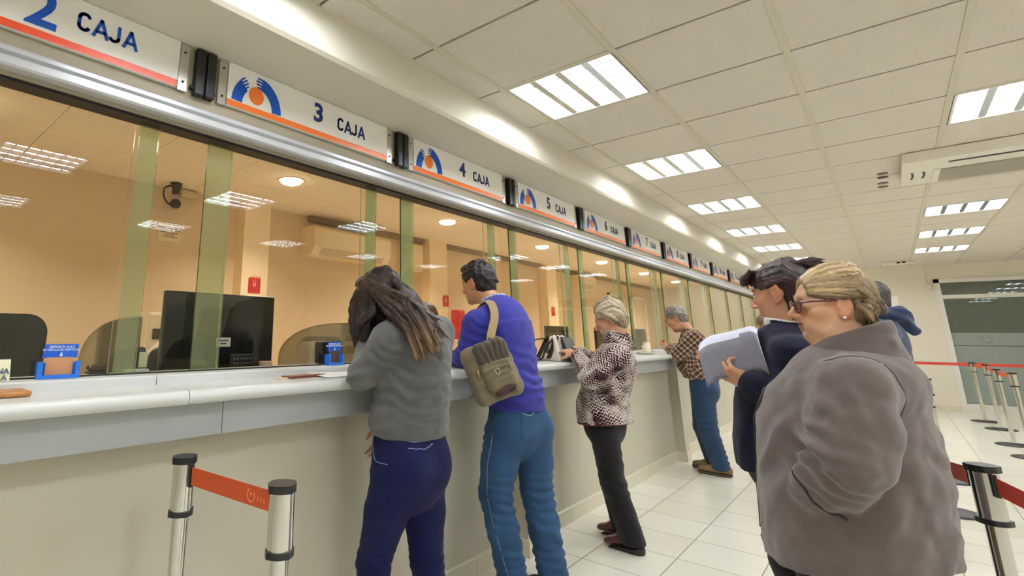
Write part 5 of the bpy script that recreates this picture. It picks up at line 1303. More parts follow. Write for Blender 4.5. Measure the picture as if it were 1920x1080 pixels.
# ================================================================ elderly woman in the patterned knitted jacket
def zigzag_mat():
    m = mat('patterned_knit', (120, 100, 100), .95, bump=.4, bscale=380, spec=.2, sheen=.2)
    nt = m.node_tree; b = nt.nodes['Principled BSDF']; L = nt.links.new; N = nt.nodes.new
    at = N('ShaderNodeAttribute'); at.attribute_name = 'fab'; sp = N('ShaderNodeSeparateXYZ'); L(at.outputs['Vector'], sp.inputs[0])
    def math_(op, a, b_=None, c=None):
        n = N('ShaderNodeMath'); n.operation = op
        for i, v in enumerate((a, b_, c)):
            if v is None: continue
            if isinstance(v, (int, float)): n.inputs[i].default_value = v
            else: L(v, n.inputs[i])
        return n.outputs[0]
    nz = N('ShaderNodeTexNoise'); nz.inputs['Scale'].default_value = 9; L(at.outputs['Vector'], nz.inputs['Vector'])
    nz2 = N('ShaderNodeTexNoise'); nz2.inputs['Scale'].default_value = 34; L(at.outputs['Vector'], nz2.inputs['Vector'])
    tri = math_('PINGPONG', math_('ADD', sp.outputs[1], math_('MULTIPLY', nz2.outputs['Fac'], .02)), .016)
    ph = math_('ADD', math_('ADD', sp.outputs[0], tri), math_('MULTIPLY', nz.outputs['Fac'], .09))
    w = math_('FRACT', math_('MULTIPLY', ph, 52.))
    thr = math_('MULTIPLY_ADD', nz.outputs['Fac'], 2.7, -.92)
    on = math_('LESS_THAN', w, thr)
    cr = N('ShaderNodeValToRGB'); e = cr.color_ramp.elements
    e[0].color = lin((20, 14, 16)) + (1,); e[1].color = lin((84, 34, 44)) + (1,); e[0].position = .42; e[1].position = .62
    L(nz2.outputs['Fac'], cr.inputs[0])
    mx = N('ShaderNodeMix'); mx.data_type = 'RGBA'; L(on, mx.inputs['Factor']); L(cr.outputs[0], mx.inputs['A'])
    mx.inputs['B'].default_value = lin((216, 202, 194)) + (1,)
    L(mx.outputs['Result'], b.inputs['Base Color'])
    return m
BLACK_T = fabric('black_trousers', (16, 14, 15), .9, 500, .3, .2, 9, .1)
def woman_pattern():
    J = J_C
    t = thing('person', 'elderly woman with short ash-blond hair in a black and white patterned jacket', 'person', (-1.42, 3.72, 0), 'people at the counter and in the queue')
    H = Head(J['hc'], (-.93, -.28, -.36), k=1.0, old=1, nose=1.1)
    elR, wrR = (-1.585, 3.92, 1.095), (-1.64, 3.78, 1.205); wrL = J['wrL']
    secs = [(P_(J, 'pel'), .165, .125), (P_(J, 'waist'), .155, .125), (P_(J, 'chest', .01), .165, .115), (P_(J, 'nk', .0, 0, -.06), .10, .08)]
    B = Sdf(); H.add(B); trunk(B, secs, SIDE); B.u(Cone(H.p(0, -.022, -.05), P_(J, 'nk', 0, 0, -.03), .050, .058), .03); B.u(Cone(J['shL'], J['shR'], .050), .04)
    arm(B, J['shL'], J['elL'], wrL, (.046, .038, .026)); arm(B, J['shR'], elR, wrR, (.046, .038, .026))
    add_hand(B, wrL, (-.9, .35, .25), (-.1, .3, -.95), (.5, .55, .55, .6), 1, .92); add_hand(B, wrR, (-.9, -.25, .2), (-.1, -.2, -.95), (.4, .5, .55, .6), -1, .92)
    for s in 'LR': leg(B, J['hip' + s], J['kn' + s], J['an' + s], (.075, .052, .038))
    body_mesh(B, t, H, (208, 160, 130), (166, 92, 86), (150, 120, 100), [(J['hc'], .14), (wrL, .1), (wrR, .1)], .011, .0042)
    T = Sdf(); T.u(Cone(P_(J, 'pel', 0, 0, .05), P_(J, 'pel', 0, 0, -.06), .160, .165, .8, SIDE), .03)
    for s in 'LR':
        hp, kn, a = V3(J['hip' + s]), V3(J['kn' + s]), V3(J['an' + s])
        T.u(Cone(hp, kn, .092, .074), .03); T.u(Cone(kn, a + (0, 0, -.02), .074, .074), .02)
    T.clip((0, 0, .048), (0, 0, -1))
    cloth('trousers', T, BLACK_T, t, .009, [(V3(J['knL']), (0, .2, 1), .08, .005, .2)])
    for s, w in (('L', .012), ('R', .012)):
        a = V3(J['an' + s]); shoe((a[0] + .065, a[1], 0), (a[0] - .185, a[1], 0), .090, .075, (mat('burgundy_leather', (74, 20, 28), .18, coat=.4), mat('black_wedge', (20, 18, 18), .6)), t, .016, .030)
    G = Sdf(); g = [(P_(J, 'pel', -.012, 0, -.01), .190, .155), (P_(J, 'waist', -.012), .178, .148), (P_(J, 'chest', .0), .186, .130), (P_(J, 'nk', .0, 0, -.055), .118, .095)]
    trunk(G, g, SIDE, .03); G.u(Cone(P_(J, 'pel', .0, 0, .02), P_(J, 'pel', .01, 0, -.03), .197, .20, .84, SIDE), .02)
    G.u(Cone(J['shL'], J['shR'], .070), .05)
    arm(G, J['shL'], J['elL'], V3(wrL) + (.03, -.01, -.02), (.080, .072, .050), .035); arm(G, J['shR'], elR, V3(wrR) + (.02, .0, -.03), (.078, .070, .050), .035)
    G.clip(P_(J, 'pel', 0, 0, -.055), (.06, 0, -1))
    zm = zigzag_mat()
    ja = cloth('jacket', G, zm, t, .009, [(V3(J['elL']), (.7, 0, .7), .05, .006, .1), (P_(J, 'waist', .05, -.1, 0), (0, .2, 1), .07, .006, .15), (P_(J, 'shL', -.03, -.02, -.06), (.6, 0, .6), .05, .005, .08)], .003)
    K = Sdf(); K.u(Cone(P_(J, 'nk', .0, 0, -.03), P_(J, 'nk', -.015, 0, .055), .098, .088), .01); K.sub(Cone(P_(J, 'nk', .01, 0, -.06), P_(J, 'nk', -.028, 0, .12), .086, .078), .003); K.clip(P_(J, 'nk', .06, 0, .060), (.5, 0, 1)); K.clip(P_(J, 'nk', 0, 0, -.04), (0, 0, -1))
    K.sub(Ell(P_(J, 'nk', -.115, 0, .02), (.055, .05, .08)), .01)
    cloth('jacket_collar', K, zm, t, .005)
    K = Sdf(); K.u(Cone(P_(J, 'pel', 0, 0, -.055), P_(J, 'pel', 0, 0, -.045), .199, .199, .84, SIDE), .004); K.clip(P_(J, 'pel', 0, 0, -.040), (-.06, 0, 1)); K.clip(P_(J, 'pel', 0, 0, -.062), (.06, 0, -1)); cloth('hem_band', K, fabric('hem_burgundy', (88, 22, 34), .95, 400, .4, .1, 20), t, .006)
    K = Sdf(); K.u(H.e((0, -.026, .048), (.090, .108, .094)), .01); K.u(H.e((0, -.06, -.02), (.078, .058, .065)), .03); K.sub(H.e((0, .108, -.035), (.098, .074, .112)), .02)
    for q in (-1, 1): K.sub(H.e((q * .10, .03, -.06), (.04, .035, .05)), .012)
    sweep(K, H, 34, .016, .052, -.115, 100, (.008, .012, .008), .005, 8, -.05, .014, .010)
    for i in range(14):
        R = random.Random(i); s = (-1, 1)[i % 2]
        lock(K, [H.p(s * .086, .030 - .012 * (i // 2), .06), H.p(s * .098, -.005 - .014 * (i // 2), .01), H.p(s * .092, -.03 - .010 * (i // 2), -.03)], (.010, .016, .008), 6, .008)
    hair_mesh(K, t, ((126, 110, 82), (214, 200, 168)), 6, .0045, None, None, strand=700, mixv=.9)
    return t
woman_pattern()
def handbag():
    c = V3((-1.755, 3.70, 1.1225))
    t = thing('handbag', 'open black and white striped handbag standing on the counter', 'bag', tuple(c))
    wl = mat('white_leather', (218, 208, 198), .5, bump=.15, bscale=60); bl = mat('black_leather', (22, 20, 20), .4, bump=.15, bscale=80)
    p = lambda x, y, z: tuple(c + V3((x, y, z)))
    S_ = Sdf()
    for yy in np.linspace(-.06, .09, 4): S_.u(Cone(p(.015, yy, .03), p(-.015, yy, .155), .060, .024), .02)
    S_.u(Cone(p(.05, -.06, .012), p(.05, .10, .012), .03), .02); S_.u(Cone(p(-.10, -.06, .012), p(-.06, .10, .02), .03), .03); S_.clip(p(0, 0, .001), (0, 0, -1))
    cloth('bag_body', S_, wl, t, .006, [(V3(p(0, -.1, .1)), (1, 0, .1), .05, .008, .1)], .003)
    b = MB()
    for x0, x1 in ((-.115, -.045), (-.03, .02)):
        w = .017; b.prism([p(x0 - w, -.118, .02), p(x0 + w, -.118, .02), p(x1 + w, -.075, .175), p(x1 - w, -.075, .175)], (.0, .006, 0))
    b.prism([p(.105, -.10, .0), p(.135, -.10, .0), p(.06, -.07, .16), p(.045, -.07, .17)], (0, .16, 0))
    b.build('black_stripe', bl, t)
    MB().tube(bez([p(-.045, -.08, .16), p(-.135, -.13, .14), p(-.165, -.13, .05), p(-.13, -.13, .010), p(-.07, -.135, .02), p(-.04, -.12, .10), p(.01, -.08, .17)], 30), .008, 8, flat=.6).build('handle', bl, t)
    f = Sdf(); 
    for yy in np.linspace(-.10, .02, 3): f.u(Cone(p(.055, yy - .01, .01), p(.015, yy, .17), .018, .014), .02)
    f.clip(p(0, 0, .001), (0, 0, -1)); cloth('flap', f, mat('pale_leather', (232, 224, 216), .45, bump=.1, bscale=60), t, .005)
    return t
handbag()

# ================================================================ man in the checked shirt
def plaid_mat():
    m = mat('plaid_cotton', (110, 86, 70), .9, bump=.2, bscale=400, spec=.2, sheen=.15)
    nt = m.node_tree; b = nt.nodes['Principled BSDF']; L = nt.links.new; N = nt.nodes.new
    at = N('ShaderNodeAttribute'); at.attribute_name = 'fab'; sp = N('ShaderNodeSeparateXYZ'); L(at.outputs['Vector'], sp.inputs[0])
    cols = []
    for ch in (0, 1):
        a = N('ShaderNodeMath'); a.operation = 'MULTIPLY'; a.inputs[1].default_value = 1 / .042; L(sp.outputs[ch], a.inputs[0])
        fr = N('ShaderNodeMath'); fr.operation = 'FRACT'; L(a.outputs[0], fr.inputs[0])
        r = N('ShaderNodeValToRGB'); r.color_ramp.interpolation = 'CONSTANT'; e = r.color_ramp.elements
        e[0].position = 0; e[0].color = (.0, .0, .0, 1); e[1].position = .5; e[1].color = (.42, .42, .42, 1)
        for pos, v in ((.62, 1.), (.78, .42), (.9, .0)):
            q = e.new(pos); q.color = (v, v, v, 1)
        L(fr.outputs[0], r.inputs[0]); cols.append(r.outputs[0])
    ad = N('ShaderNodeMath'); ad.operation = 'ADD'; L(cols[0], ad.inputs[0]); L(cols[1], ad.inputs[1])
    rr = N('ShaderNodeValToRGB'); e = rr.color_ramp.elements; e[0].color = lin((62, 42, 38)) + (1,); e[1].color = lin((214, 196, 168)) + (1,); e[1].position = .95
    q = e.new(.35); q.color = lin((120, 92, 74)) + (1,)
    hv = N('ShaderNodeMath'); hv.operation = 'MULTIPLY'; hv.inputs[1].default_value = .5; L(ad.outputs[0], hv.inputs[0]); L(hv.outputs[0], rr.inputs[0]); L(rr.outputs[0], b.inputs['Base Color'])
    return m
def man_plaid():
    J = J_D
    t = thing('person', 'grey-haired man in brown checked shirt and jeans bent over the far counter', 'person', (-1.42, 6.2, 0), 'people at the counter and in the queue')
    H = Head(J['hc'], (-.95, -.16, -.48), k=1.02, old=1, nose=1.15)
    wrL, wrR = (-1.705, 6.06, 1.185), (-1.72, 6.30, 1.185); elL, elR = (-1.585, 5.985, 1.125), (-1.66, 6.40, 1.13)
    secs = [(P_(J, 'pel'), .150, .115), (P_(J, 'waist', -.02), .155, .105), (P_(J, 'chest', -.02), .165, .098), (P_(J, 'nk', .02, 0, -.05), .10, .07)]
    B = Sdf(); H.add(B); trunk(B, secs, SIDE); B.u(Cone(H.p(0, -.022, -.05), P_(J, 'nk', .02, 0, -.03), .056, .06), .03); B.u(Cone(J['shL'], J['shR'], .055), .04)
    arm(B, J['shL'], elL, wrL, (.05, .041, .029)); arm(B, J['shR'], elR, wrR, (.05, .041, .029))
    add_hand(B, wrL, (.05, .80, .55), (-.4, -.3, -.6), (.6, .65, .7, .7), 1); add_hand(B, wrR, (.05, -.8, .4), (-.4, .2, -.7), (.5, .6, .65, .7), -1)
    for s in 'LR': leg(B, J['hip' + s], J['kn' + s], J['an' + s], (.08, .055, .042))
    body_mesh(B, t, H, (190, 142, 112), (158, 94, 82), (90, 80, 72), [(J['hc'], .14), (wrL, .09)], .011, .0046)
    T = Sdf(); T.u(Cone(P_(J, 'pel', 0, 0, .05), P_(J, 'pel', 0, 0, -.05), .160, .168, .78, SIDE), .03)
    for s in 'LR':
        T.u(Ell(P_(J, 'hip' + s, .055, 0, .02), (.085, .083, .10)), .045)
        hp, kn, a = V3(J['hip' + s]), V3(J['kn' + s]), V3(J['an' + s]); T.u(Cone(hp, kn, .104, .088), .03); T.u(Cone(kn, a + (0, 0, -.02), .088, .078), .02)
    T.clip(P_(J, 'pel', 0, 0, .090), (.05, 0, 1)); T.clip((0, 0, .05), (0, 0, -1))
    je = cloth('jeans', T, DENIM_B, t, .009, [(V3(J['anL']) + (0, 0, .06), (0, 0, 1), .05, .008, .12), (V3(J['knL']), (.2, 0, 1), .07, .006, .15), (V3(J['hipL']), (.4, 0, 1), .06, .005, .1)])
    V, N = surf(je); seam('pocket_stitching', V, N, [P_(J, 'pel', .10, -.13, .03), P_(J, 'pel', .13, -.08, .025), P_(J, 'pel', .14, -.02, .03)], .0016, STITCH, je)
    K = Sdf(); K.u(Cone(P_(J, 'pel', 0, 0, .05), P_(J, 'pel', 0, 0, .07), .165, .165, .80, SIDE), .01); K.clip(P_(J, 'pel', 0, 0, .085), (.2, 0, 1)); K.clip(P_(J, 'pel', 0, 0, .048), (-.2, 0, -1)); cloth('belt', K, mat('belt_leather', (58, 38, 32), .5), t, .006)
    for s in 'LR':
        a = V3(J['an' + s]); shoe((a[0] + .085, a[1], 0), (a[0] - .205, a[1], 0), .105, .095, (mat('tan_suede', (128, 104, 70), .85, var=.15, vscale=20), mat('shoe_rubber', (72, 62, 50), .8)), t, .026)
    G = Sdf(); g = [(P_(J, 'pel', -.01, 0, .10), .172, .15)] + [(c + V3((-.022, 0, 0)), w + .02, d - .002) for c, w, d in secs[1:3]] + [(P_(J, 'nk', .02, 0, -.045), .115, .08)]
    trunk(G, g, SIDE, .03); G.u(Ell(P_(J, 'waist', -.06, 0, .03), (.13, .15, .11)), .05); G.u(Cone(J['shL'], J['shR'], .070), .05)
    arm(G, J['shL'], elL, V3(wrL) + (.05, -.03, -.02), (.080, .064, .048), .035); arm(G, J['shR'], elR, V3(wrR) + (.04, .03, 0), (.078, .062, .046), .035)
    G.u(Cone(P_(J, 'pel', -.02, 0, .05), P_(J, 'waist', -.02), .165, .17, .88, SIDE), .03); G.clip(P_(J, 'pel', 0, 0, .050), (-.05, 0, -1))
    cloth('shirt', G, plaid_mat(), t, .009, [(P_(J, 'waist', .06, -.1, 0), (-.3, .2, 1), .06, .008, .14), (V3(elL), (.4, 0, 1), .05, .006, .09), (P_(J, 'shL', -.03, 0, -.08), (.6, 0, .7), .05, .006, .08)], .003)
    K = Sdf(); nk = P_(J, 'nk', .02, 0, 0); K.u(Cone(nk + (.01, 0, -.02), nk + (-.012, 0, .032), .082, .072), .01); K.sub(Cone(nk + (.02, 0, -.08), nk + (-.03, 0, .09), .076, .064), .002); K.clip(nk + (0, 0, .036), (.35, 0, 1)); K.clip(nk + (0, 0, -.03), (0, 0, -1)); cloth('shirt_collar', K, plaid_mat(), t, .005)
    K = Sdf(); cap(K, H, .009, back=.05, nape=-.05, fz=-.035, fy=.088); sweep(K, H, 24, .008, .055, -.11, 95, (.006, .009, .006), .004, 5, -.05, .003, .006)
    hair_mesh(K, t, ((64, 58, 54), (170, 164, 156)), 4, .005, None, None, rough_=.002, mixv=.9)
    return t
man_plaid()

# ================================================================ dark-haired woman in the navy coat holding papers
NAVY = fabric('navy_wool', (13, 15, 40), .95, 420, .3, .14, 12, .06)
def woman_navy():
    J = J_E
    t = thing('person', 'dark-haired woman in a long navy coat holding a sheaf of papers', 'person', (-.36, 2.6, 0), 'people at the counter and in the queue')
    J = dict(J)
    for k_ in ('shL', 'shR', 'chest', 'nk'): J[k_] = (J[k_][0], J[k_][1], J[k_][2] - (.035 if k_ != 'nk' else .03))
    H = Head(V3(J['hc']) + (.004, 0, -.012), (-.94, .30, -.12), k=1.03)
    elR, wrR = (-.30, 2.83, 1.06), (-.40, 2.70, 1.12); wrL = V3(J['wrL']) + (.018, 0, 0); elL = J['elL']
    an = {'L': (-.22, 2.52, .09), 'R': (-.34, 2.70, .09)}; kn = {'L': (-.29, 2.52, .46), 'R': (-.40, 2.69, .46)}
    secs = [(P_(J, 'pel'), .165, .125), (P_(J, 'waist'), .150, .115), (P_(J, 'chest'), .165, .118), (P_(J, 'nk', -.005, 0, -.06), .10, .08)]
    B = Sdf(); H.add(B); trunk(B, secs, SIDE); B.u(Cone(H.p(0, -.022, -.05), P_(J, 'nk', -.01, 0, -.03), .048, .056), .03); B.u(Cone(J['shL'], J['shR'], .05), .04)
    arm(B, J['shL'], elL, wrL, (.046, .038, .027)); arm(B, J['shR'], elR, wrR, (.046, .038, .027))
    add_hand(B, wrL, (-.82, .02, .50), (.35, .90, .45), (.45, .55, .65, .75), 1, .98, .6); add_hand(B, wrR, (-.45, -.75, .3), (-.6, -.5, .5), (.5, .55, .6, .65), -1, .95)
    for s in 'LR': leg(B, J['hip' + s], kn[s], an[s], (.08, .054, .04))
    body_mesh(B, t, H, (200, 150, 118), (172, 102, 92), (44, 30, 28), [(J['hc'], .14), (wrL + V3((-.06, 0, .03)), .11)], .010, .0036)
    T = Sdf(); T.u(Cone(P_(J, 'pel', 0, 0, .02), P_(J, 'pel', 0, 0, -.06), .15, .15, .8, SIDE), .03)
    for s in 'LR': T.u(Cone(J['hip' + s], kn[s], .09, .072), .03); T.u(Cone(kn[s], V3(an[s]) + (0, 0, -.02), .072, .066), .02)
    T.clip((0, 0, .04), (0, 0, -1)); cloth('trousers', T, BLACK_T, t, .010)
    for s in 'LR': a = V3(an[s]); shoe((a[0] + .06, a[1], 0), (a[0] - .185, a[1], 0), .09, .08, (mat('black_shoe', (30, 28, 28), .5), mat('dark_sole', (24, 22, 22), .8)), t)
    G = Sdf(); g = [(V3((-.365, 2.6, .80)), .215, .155), (P_(J, 'pel', .01), .20, .145), (P_(J, 'waist'), .180, .148), (P_(J, 'chest', .015), .186, .130), (P_(J, 'nk', .0, 0, -.05), .115, .09)]
    trunk(G, g, SIDE, .03); G.u(Ell(P_(J, 'chest', -.040, 0, -.03), (.066, .13, .085)), .05); G.u(Cone(J['shL'], J['shR'], .072), .05)
    w1 = wrL + (V3(elL) - wrL) * .10
    arm(G, J['shL'], elL, w1, (.080, .070, .058), .035); arm(G, J['shR'], elR, V3(wrR) + (.03, .02, -.01), (.078, .068, .055), .035)
    G.clip((-.375, 2.6, .815), (.02, .0, -1)); 
    f = [(V3(elL), (.8, 0, .5), .05, .006, .10), (P_(J, 'chest', .05, -.1, 0), (.3, 0, 1), .08, .005, .15), (P_(J, 'shL', -.04, 0, -.06), (.6, 0, .6), .05, .005, .08), (V3((-.40, 2.42, .90)), (1, 0, .05), .09, .008, .16)]
    cloth('coat', G, NAVY, t, .009, f, .002)
    K = Sdf(); nk = P_(J, 'nk', -.008, 0, 0); K.u(Cone(nk + (.005, 0, -.035), nk + (.0, 0, .035), .092, .078), .01); K.sub(Cone(nk + (.0, 0, -.09), nk + (-.01, 0, .10), .080, .068), .003); K.clip(nk + (0, 0, .036), (.25, 0, 1)); K.clip(nk + (0, 0, -.045), (0, 0, -1)); K.sub(Ell(nk + V3((-.095, 0, .01)), (.03, .028, .06)), .01)
    cloth('coat_collar', K, NAVY, t, .0036)
    K = Sdf(); K.u(Cone(nk + (-.002, 0, -.02), nk + (-.006, 0, .040), .073, .069), .01); K.sub(Cone(nk + (.0, 0, -.09), nk + (-.012, 0, .12), .064, .055), .002); K.clip(nk + (0, 0, .042), (.2, 0, 1)); K.clip(nk + (0, 0, .0), (0, 0, -1)); cloth('blouse_collar', K, mat('white_cotton', (236, 232, 226), .8), t, .0032)
    MB().lathe([(0, .004), (.008, .003), (.010, 0)], (nk[0] - .10, nk[1] - .035, nk[2] - .05), 12, axis='x').build('coat_snap', M_steel, t)
    R = random.Random(9); K = Sdf(); cap(K, H, .003, back=.070, nape=-.07, fz=-.035, fy=.100, face=(.090, .074, .100))
    sweep(K, H, 40, .002, .066, -.110, 94, (.006, .009, .006), .005, 12, -.07, .003, .010)
    for i in range(10): lock(K, [H.p(-.05 + .1 * i / 9, .070, .104), H.p(-.075 + .12 * i / 9, .090, .076 + R.uniform(-.008, .008)), H.p(-.082 + .13 * i / 9, .095, .054 + R.uniform(-.02, .01))], (.007, .009, .003), 6, .006)
    for i in range(18):      # curls behind the ear and on the nape
        a = R.uniform(-1, 1); b0 = H.p(a * .075, -.05 - .04 * R.random(), -.02 - .04 * R.random())
        lock(K, [b0, b0 + V3((R.uniform(-.01, .02), R.uniform(-.015, .015), -.03)), b0 + V3((R.uniform(-.02, .02), R.uniform(-.02, .02), -.06))], (.011, .013, .006), 6, .006)
    for i in range(26):      # loose tied-up tuft at the back of the crown
        b0 = H.p(R.uniform(-.02, .02), -.075, .105); d = V3((R.uniform(.05, .095), R.uniform(-.02, .04), R.uniform(-.035, .008)))
        lock(K, [b0, b0 + d * .5 + V3((0, 0, R.uniform(0, .008))), b0 + d + V3((0, 0, R.uniform(-.02, .01)))], (.012, .010, .002), 7, .006)
    hair_mesh(K, t, ((20, 13, 15), (70, 46, 44)), 8, .0042, None, None, strand=800, mixv=.8)
    return t
woman_navy()
def papers():
    c = V3((-.452, 2.468, 1.252))
    t = thing('paper_sheaf', 'curled sheaf of grey papers held by the woman in the navy coat', 'papers', tuple(c))
    m_ = mat('printed_paper', (128, 126, 138), .8, var=.10, vscale=40, bump=.05, bscale=30); edge = mat('paper_edge', (222, 224, 244), .7)
    def sheet(k, mm, name):
        b = MB(); nu, nv = 14, 10
        for s_ in (0, 1):
            pass
        pts = []
        for i in range(nu + 1):
            for j in range(nv + 1):
                u, v = i / nu - .5, j / nv - .5
                # 26 x 19 cm sheet, leaning and curling over at its top edge
                x = -.20 * u * (1) - .035 * v + .012 * v * v; z = .185 * v + .055 * u * -1 - .28 * max(0, v - .18) ** 2 - .13 * (abs(u) > .3) * (abs(u) - .3) ** 2 * 4
                y = .06 * v + .35 * max(0, v - .05) ** 2 - .35 * u * u + .0034 * k
                pts.append(tuple(c + V3((x, y, z + .0028 * k))))
        fs = [(i * (nv + 1) + j, (i + 1) * (nv + 1) + j, (i + 1) * (nv + 1) + j + 1, i * (nv + 1) + j + 1) for i in range(nu) for j in range(nv)]
        b.add(pts, fs, 0, True); o = b.build(name, mm, t)
        md = o.modifiers.new('thick', 'SOLIDIFY'); md.thickness = .0012
        return o
    for k in range(4): sheet(k, m_ if k == 0 else edge, 'sheet')
    return t
papers()

# ================================================================ old woman in the taupe fleece jacket, closest to the viewer
def woman_fleece():
    J = J_F
    t = thing('person', 'elderly woman in glasses and bulky taupe fleece jacket, hand in pocket', 'person', (-.14, 2.05, 0), 'people at the counter and in the queue')
    H = Head((-.115, 2.05, 1.395), (-.94, -.34, -.02), k=.90, old=1, nose=1.05)
    elR, wrR = (-.10, 2.30, 1.0), (-.22, 2.24, .90); elL = V3(J['elL']) + (.005, .0, -.02); wrL = V3(J['wrL']) + (.0, .055, -.01)
    an = {'L': (-.12, 1.96, .09), 'R': (-.12, 2.14, .09)}; kn = {'L': (-.17, 1.95, .44), 'R': (-.17, 2.15, .44)}
    secs = [(V3((-.15, 2.05, .85)), .19, .15), (V3((-.14, 2.05, 1.0)), .18, .145), (V3((-.11, 2.05, 1.13)), .17, .12), (V3((-.085, 2.05, 1.22)), .09, .07)]
    B = Sdf(); H.add(B); trunk(B, secs, SIDE); B.u(Cone(H.p(0, -.022, -.05), P_(J, 'nk', .005, 0, -.05), .054, .060), .03); B.u(Cone(P_(J, 'shL', .02, .04, -.05), P_(J, 'shR', .01, -.04, -.05), .045), .04)
    arm(B, P_(J, 'shL', .02, .02, -.05), elL, wrL, (.05, .042, .03)); arm(B, P_(J, 'shR', .01, -.02, -.05), elR, wrR, (.05, .042, .03))
    add_hand(B, wrL + V3((.02, .03, 0)), (-.35, .65, -.65), (.2, .9, .1), (.3, .35, .4, .45), 1, .95); add_hand(B, wrR, (-.8, -.2, -.5), (.2, -.9, .1), (.4, .5, .5, .5), -1, .95)
    for s in 'LR': leg(B, J['hip' + s], kn[s], an[s], (.09, .06, .045))
    body_mesh(B, t, H, (202, 158, 124), (156, 92, 86), (176, 140, 118), [(J['hc'], .135)], .011, .0028, cheek=.15)
    T = Sdf(); BR = fabric('brown_trousers', (104, 84, 56), .9, 420, .3, .15, 10)
    T.u(Cone(P_(J, 'pel', 0, 0, .0), P_(J, 'pel', 0, 0, -.06), .18, .18, .85, SIDE), .03)
    for s in 'LR': T.u(Cone(J['hip' + s], kn[s], .110, .088), .03); T.u(Cone(kn[s], V3(an[s]) + (0, 0, -.02), .088, .078), .02)
    T.clip((0, 0, .04), (0, 0, -1)); cloth('trousers', T, BR, t, .010)
    for s in 'LR': a = V3(an[s]); shoe((a[0] + .07, a[1], 0), (a[0] - .18, a[1], 0), .095, .085, (mat('black_shoe', (30, 28, 28), .5), mat('dark_sole', (24, 22, 22), .8)), t)
    # jacket: a wide A-line fleece with set-in sleeves, yoke and pocket
    m = fabric('fleece', (92, 79, 74), 1.0, 700, .25, .12, 26, .35)
    G = Sdf()
    Y_ = 2.05; g = [(V3((-.160, Y_, .72)), .262, .205), (V3((-.154, Y_, .83)), .255, .197), (V3((-.146, Y_, .93)), .240, .190), (V3((-.138, Y_, 1.03)), .225, .180), (V3((-.122, Y_, 1.10)), .165, .165), (V3((-.105, Y_, 1.16)), .11, .130), (V3((-.088, Y_, 1.225)), .085, .082)]
    trunk(G, g, SIDE, .04); G.u(Cone(P_(J, 'shL', .025, .03, -.018), P_(J, 'shR', .01, -.03, -.025), .072), .05)
    G.u(Ell((-.050, 2.05, 1.168), (.100, .17, .100)), .04); G.u(Ell((-.125, 2.05, 1.185), (.085, .14, .092)), .04); G.clip((-.16, 2.05, .722), (.16, .0, -1))
    f = [(P_(J, 'waist', .14, -.08, -.06), (.1, .2, 1), .10, .008, .12), (P_(J, 'chest', .13, -.05, .03), (.7, -.7, .5), .07, .007, .10), (V3((-.27, 1.86, .93)), (.8, 0, -.5), .07, .009, .13), (P_(J, 'chest', -.06, -.16, .0), (1, 0, .2), .06, .007, .10), (V3((.0, 1.90, .85)), (1, 0, .2), .13, .006, .2)]
    sh = P_(J, 'shL', .010, .01, -.020); c4 = wrL + (wrL - elL) * .02; mid = (elL + wrL) / 2
    G.u(Cone(sh, sh + (elL - sh) * .5, .078, .090, .9, (1, 0, 0)), .035); G.u(Cone(sh + (elL - sh) * .5, elL, .090, .082, .92, (1, 0, 0)), .012)
    G.u(Cone(elL, mid, .082, .072), .012); G.u(Cone(mid, c4, .072, .058), .008)
    md = elL + (wrL - elL) * .35
    f += [(elL + V3((-.06, -.02, .02)), (.5, 0, .9), .050, .010, .075), (md + V3((-.02, -.05, .02)), unit(wrL - elL), .045, .007, .08), (sh + V3((-.06, -.05, -.07)), (1, 0, .35), .07, .007, .10), (sh + V3((.06, -.06, -.14)), (1, 0, -.1), .08, .005, .12)]
    ja = cloth('jacket', G, m, t, .007, f, .0025); V, N = surf(ja)
    A = Sdf(); sh = P_(J, 'shR', 0, 0, -.015); A.u(Cone(sh, elR, .090, .085), .03); A.u(Cone(elR, wrR, .085, .06), .03); cloth('right_sleeve', A, m, t, .010, (), .003)
    # stand-and-fall collar
    K = Sdf(); c0, c1 = V3((-.078, 2.05, 1.225)), V3((-.066, 2.05, 1.318))
    K.u(Cone(c0, c1, .122, .080), .01); K.sub(Cone(c0 + (0, 0, -.06), c1 + (-.004, 0, .03), .108, .064), .004); K.clip((-.026, 2.05, 1.340), (-.33, 0, .94)); K.clip((-.08, 2.05, 1.215), (-.25, 0, -.96))
    K.u(Cone((-.005, 2.00, 1.288), (-.005, 2.10, 1.288), .014), .015)
    cloth('collar', K, m, t, .005, (), .001)
    sm = mat('fleece_seam', (92, 80, 76), 1.0)
    seam('yoke_seam', V, N, [V3((-.157, 1.84, 1.273)), V3((-.102, 1.84, 1.275)), V3((-.057, 1.87, 1.262)), V3((-.025, 1.90, 1.239))], .0014, sm, ja)
    seam('armhole_seam', V, N, [V3((-.025, 1.90, 1.235)), V3((-.020, 1.90, 1.17)), V3((-.035, 1.90, 1.09))], .0014, sm, ja)
    seam('pocket_edge', V, N, [V3((-.235, 1.80, .965)), V3((-.187, 1.79, .90)), V3((-.140, 1.79, .866))], .004, mat('pocket_dark', (52, 44, 42), 1.0), ja)
    zp = MB(); pts = []
    for z in np.linspace(1.20, .735, 20):
        c_ = V3((-.48, 2.04, z)); i = np.argmin(((V - c_) ** 2).sum(1)); pts.append(V[i] + V3((-.002, 0, 0)))
    zp.tube([tuple(p) for p in pts], .005, 6).build('zip', mat('dark_zip', (40, 32, 34), .6), ja)
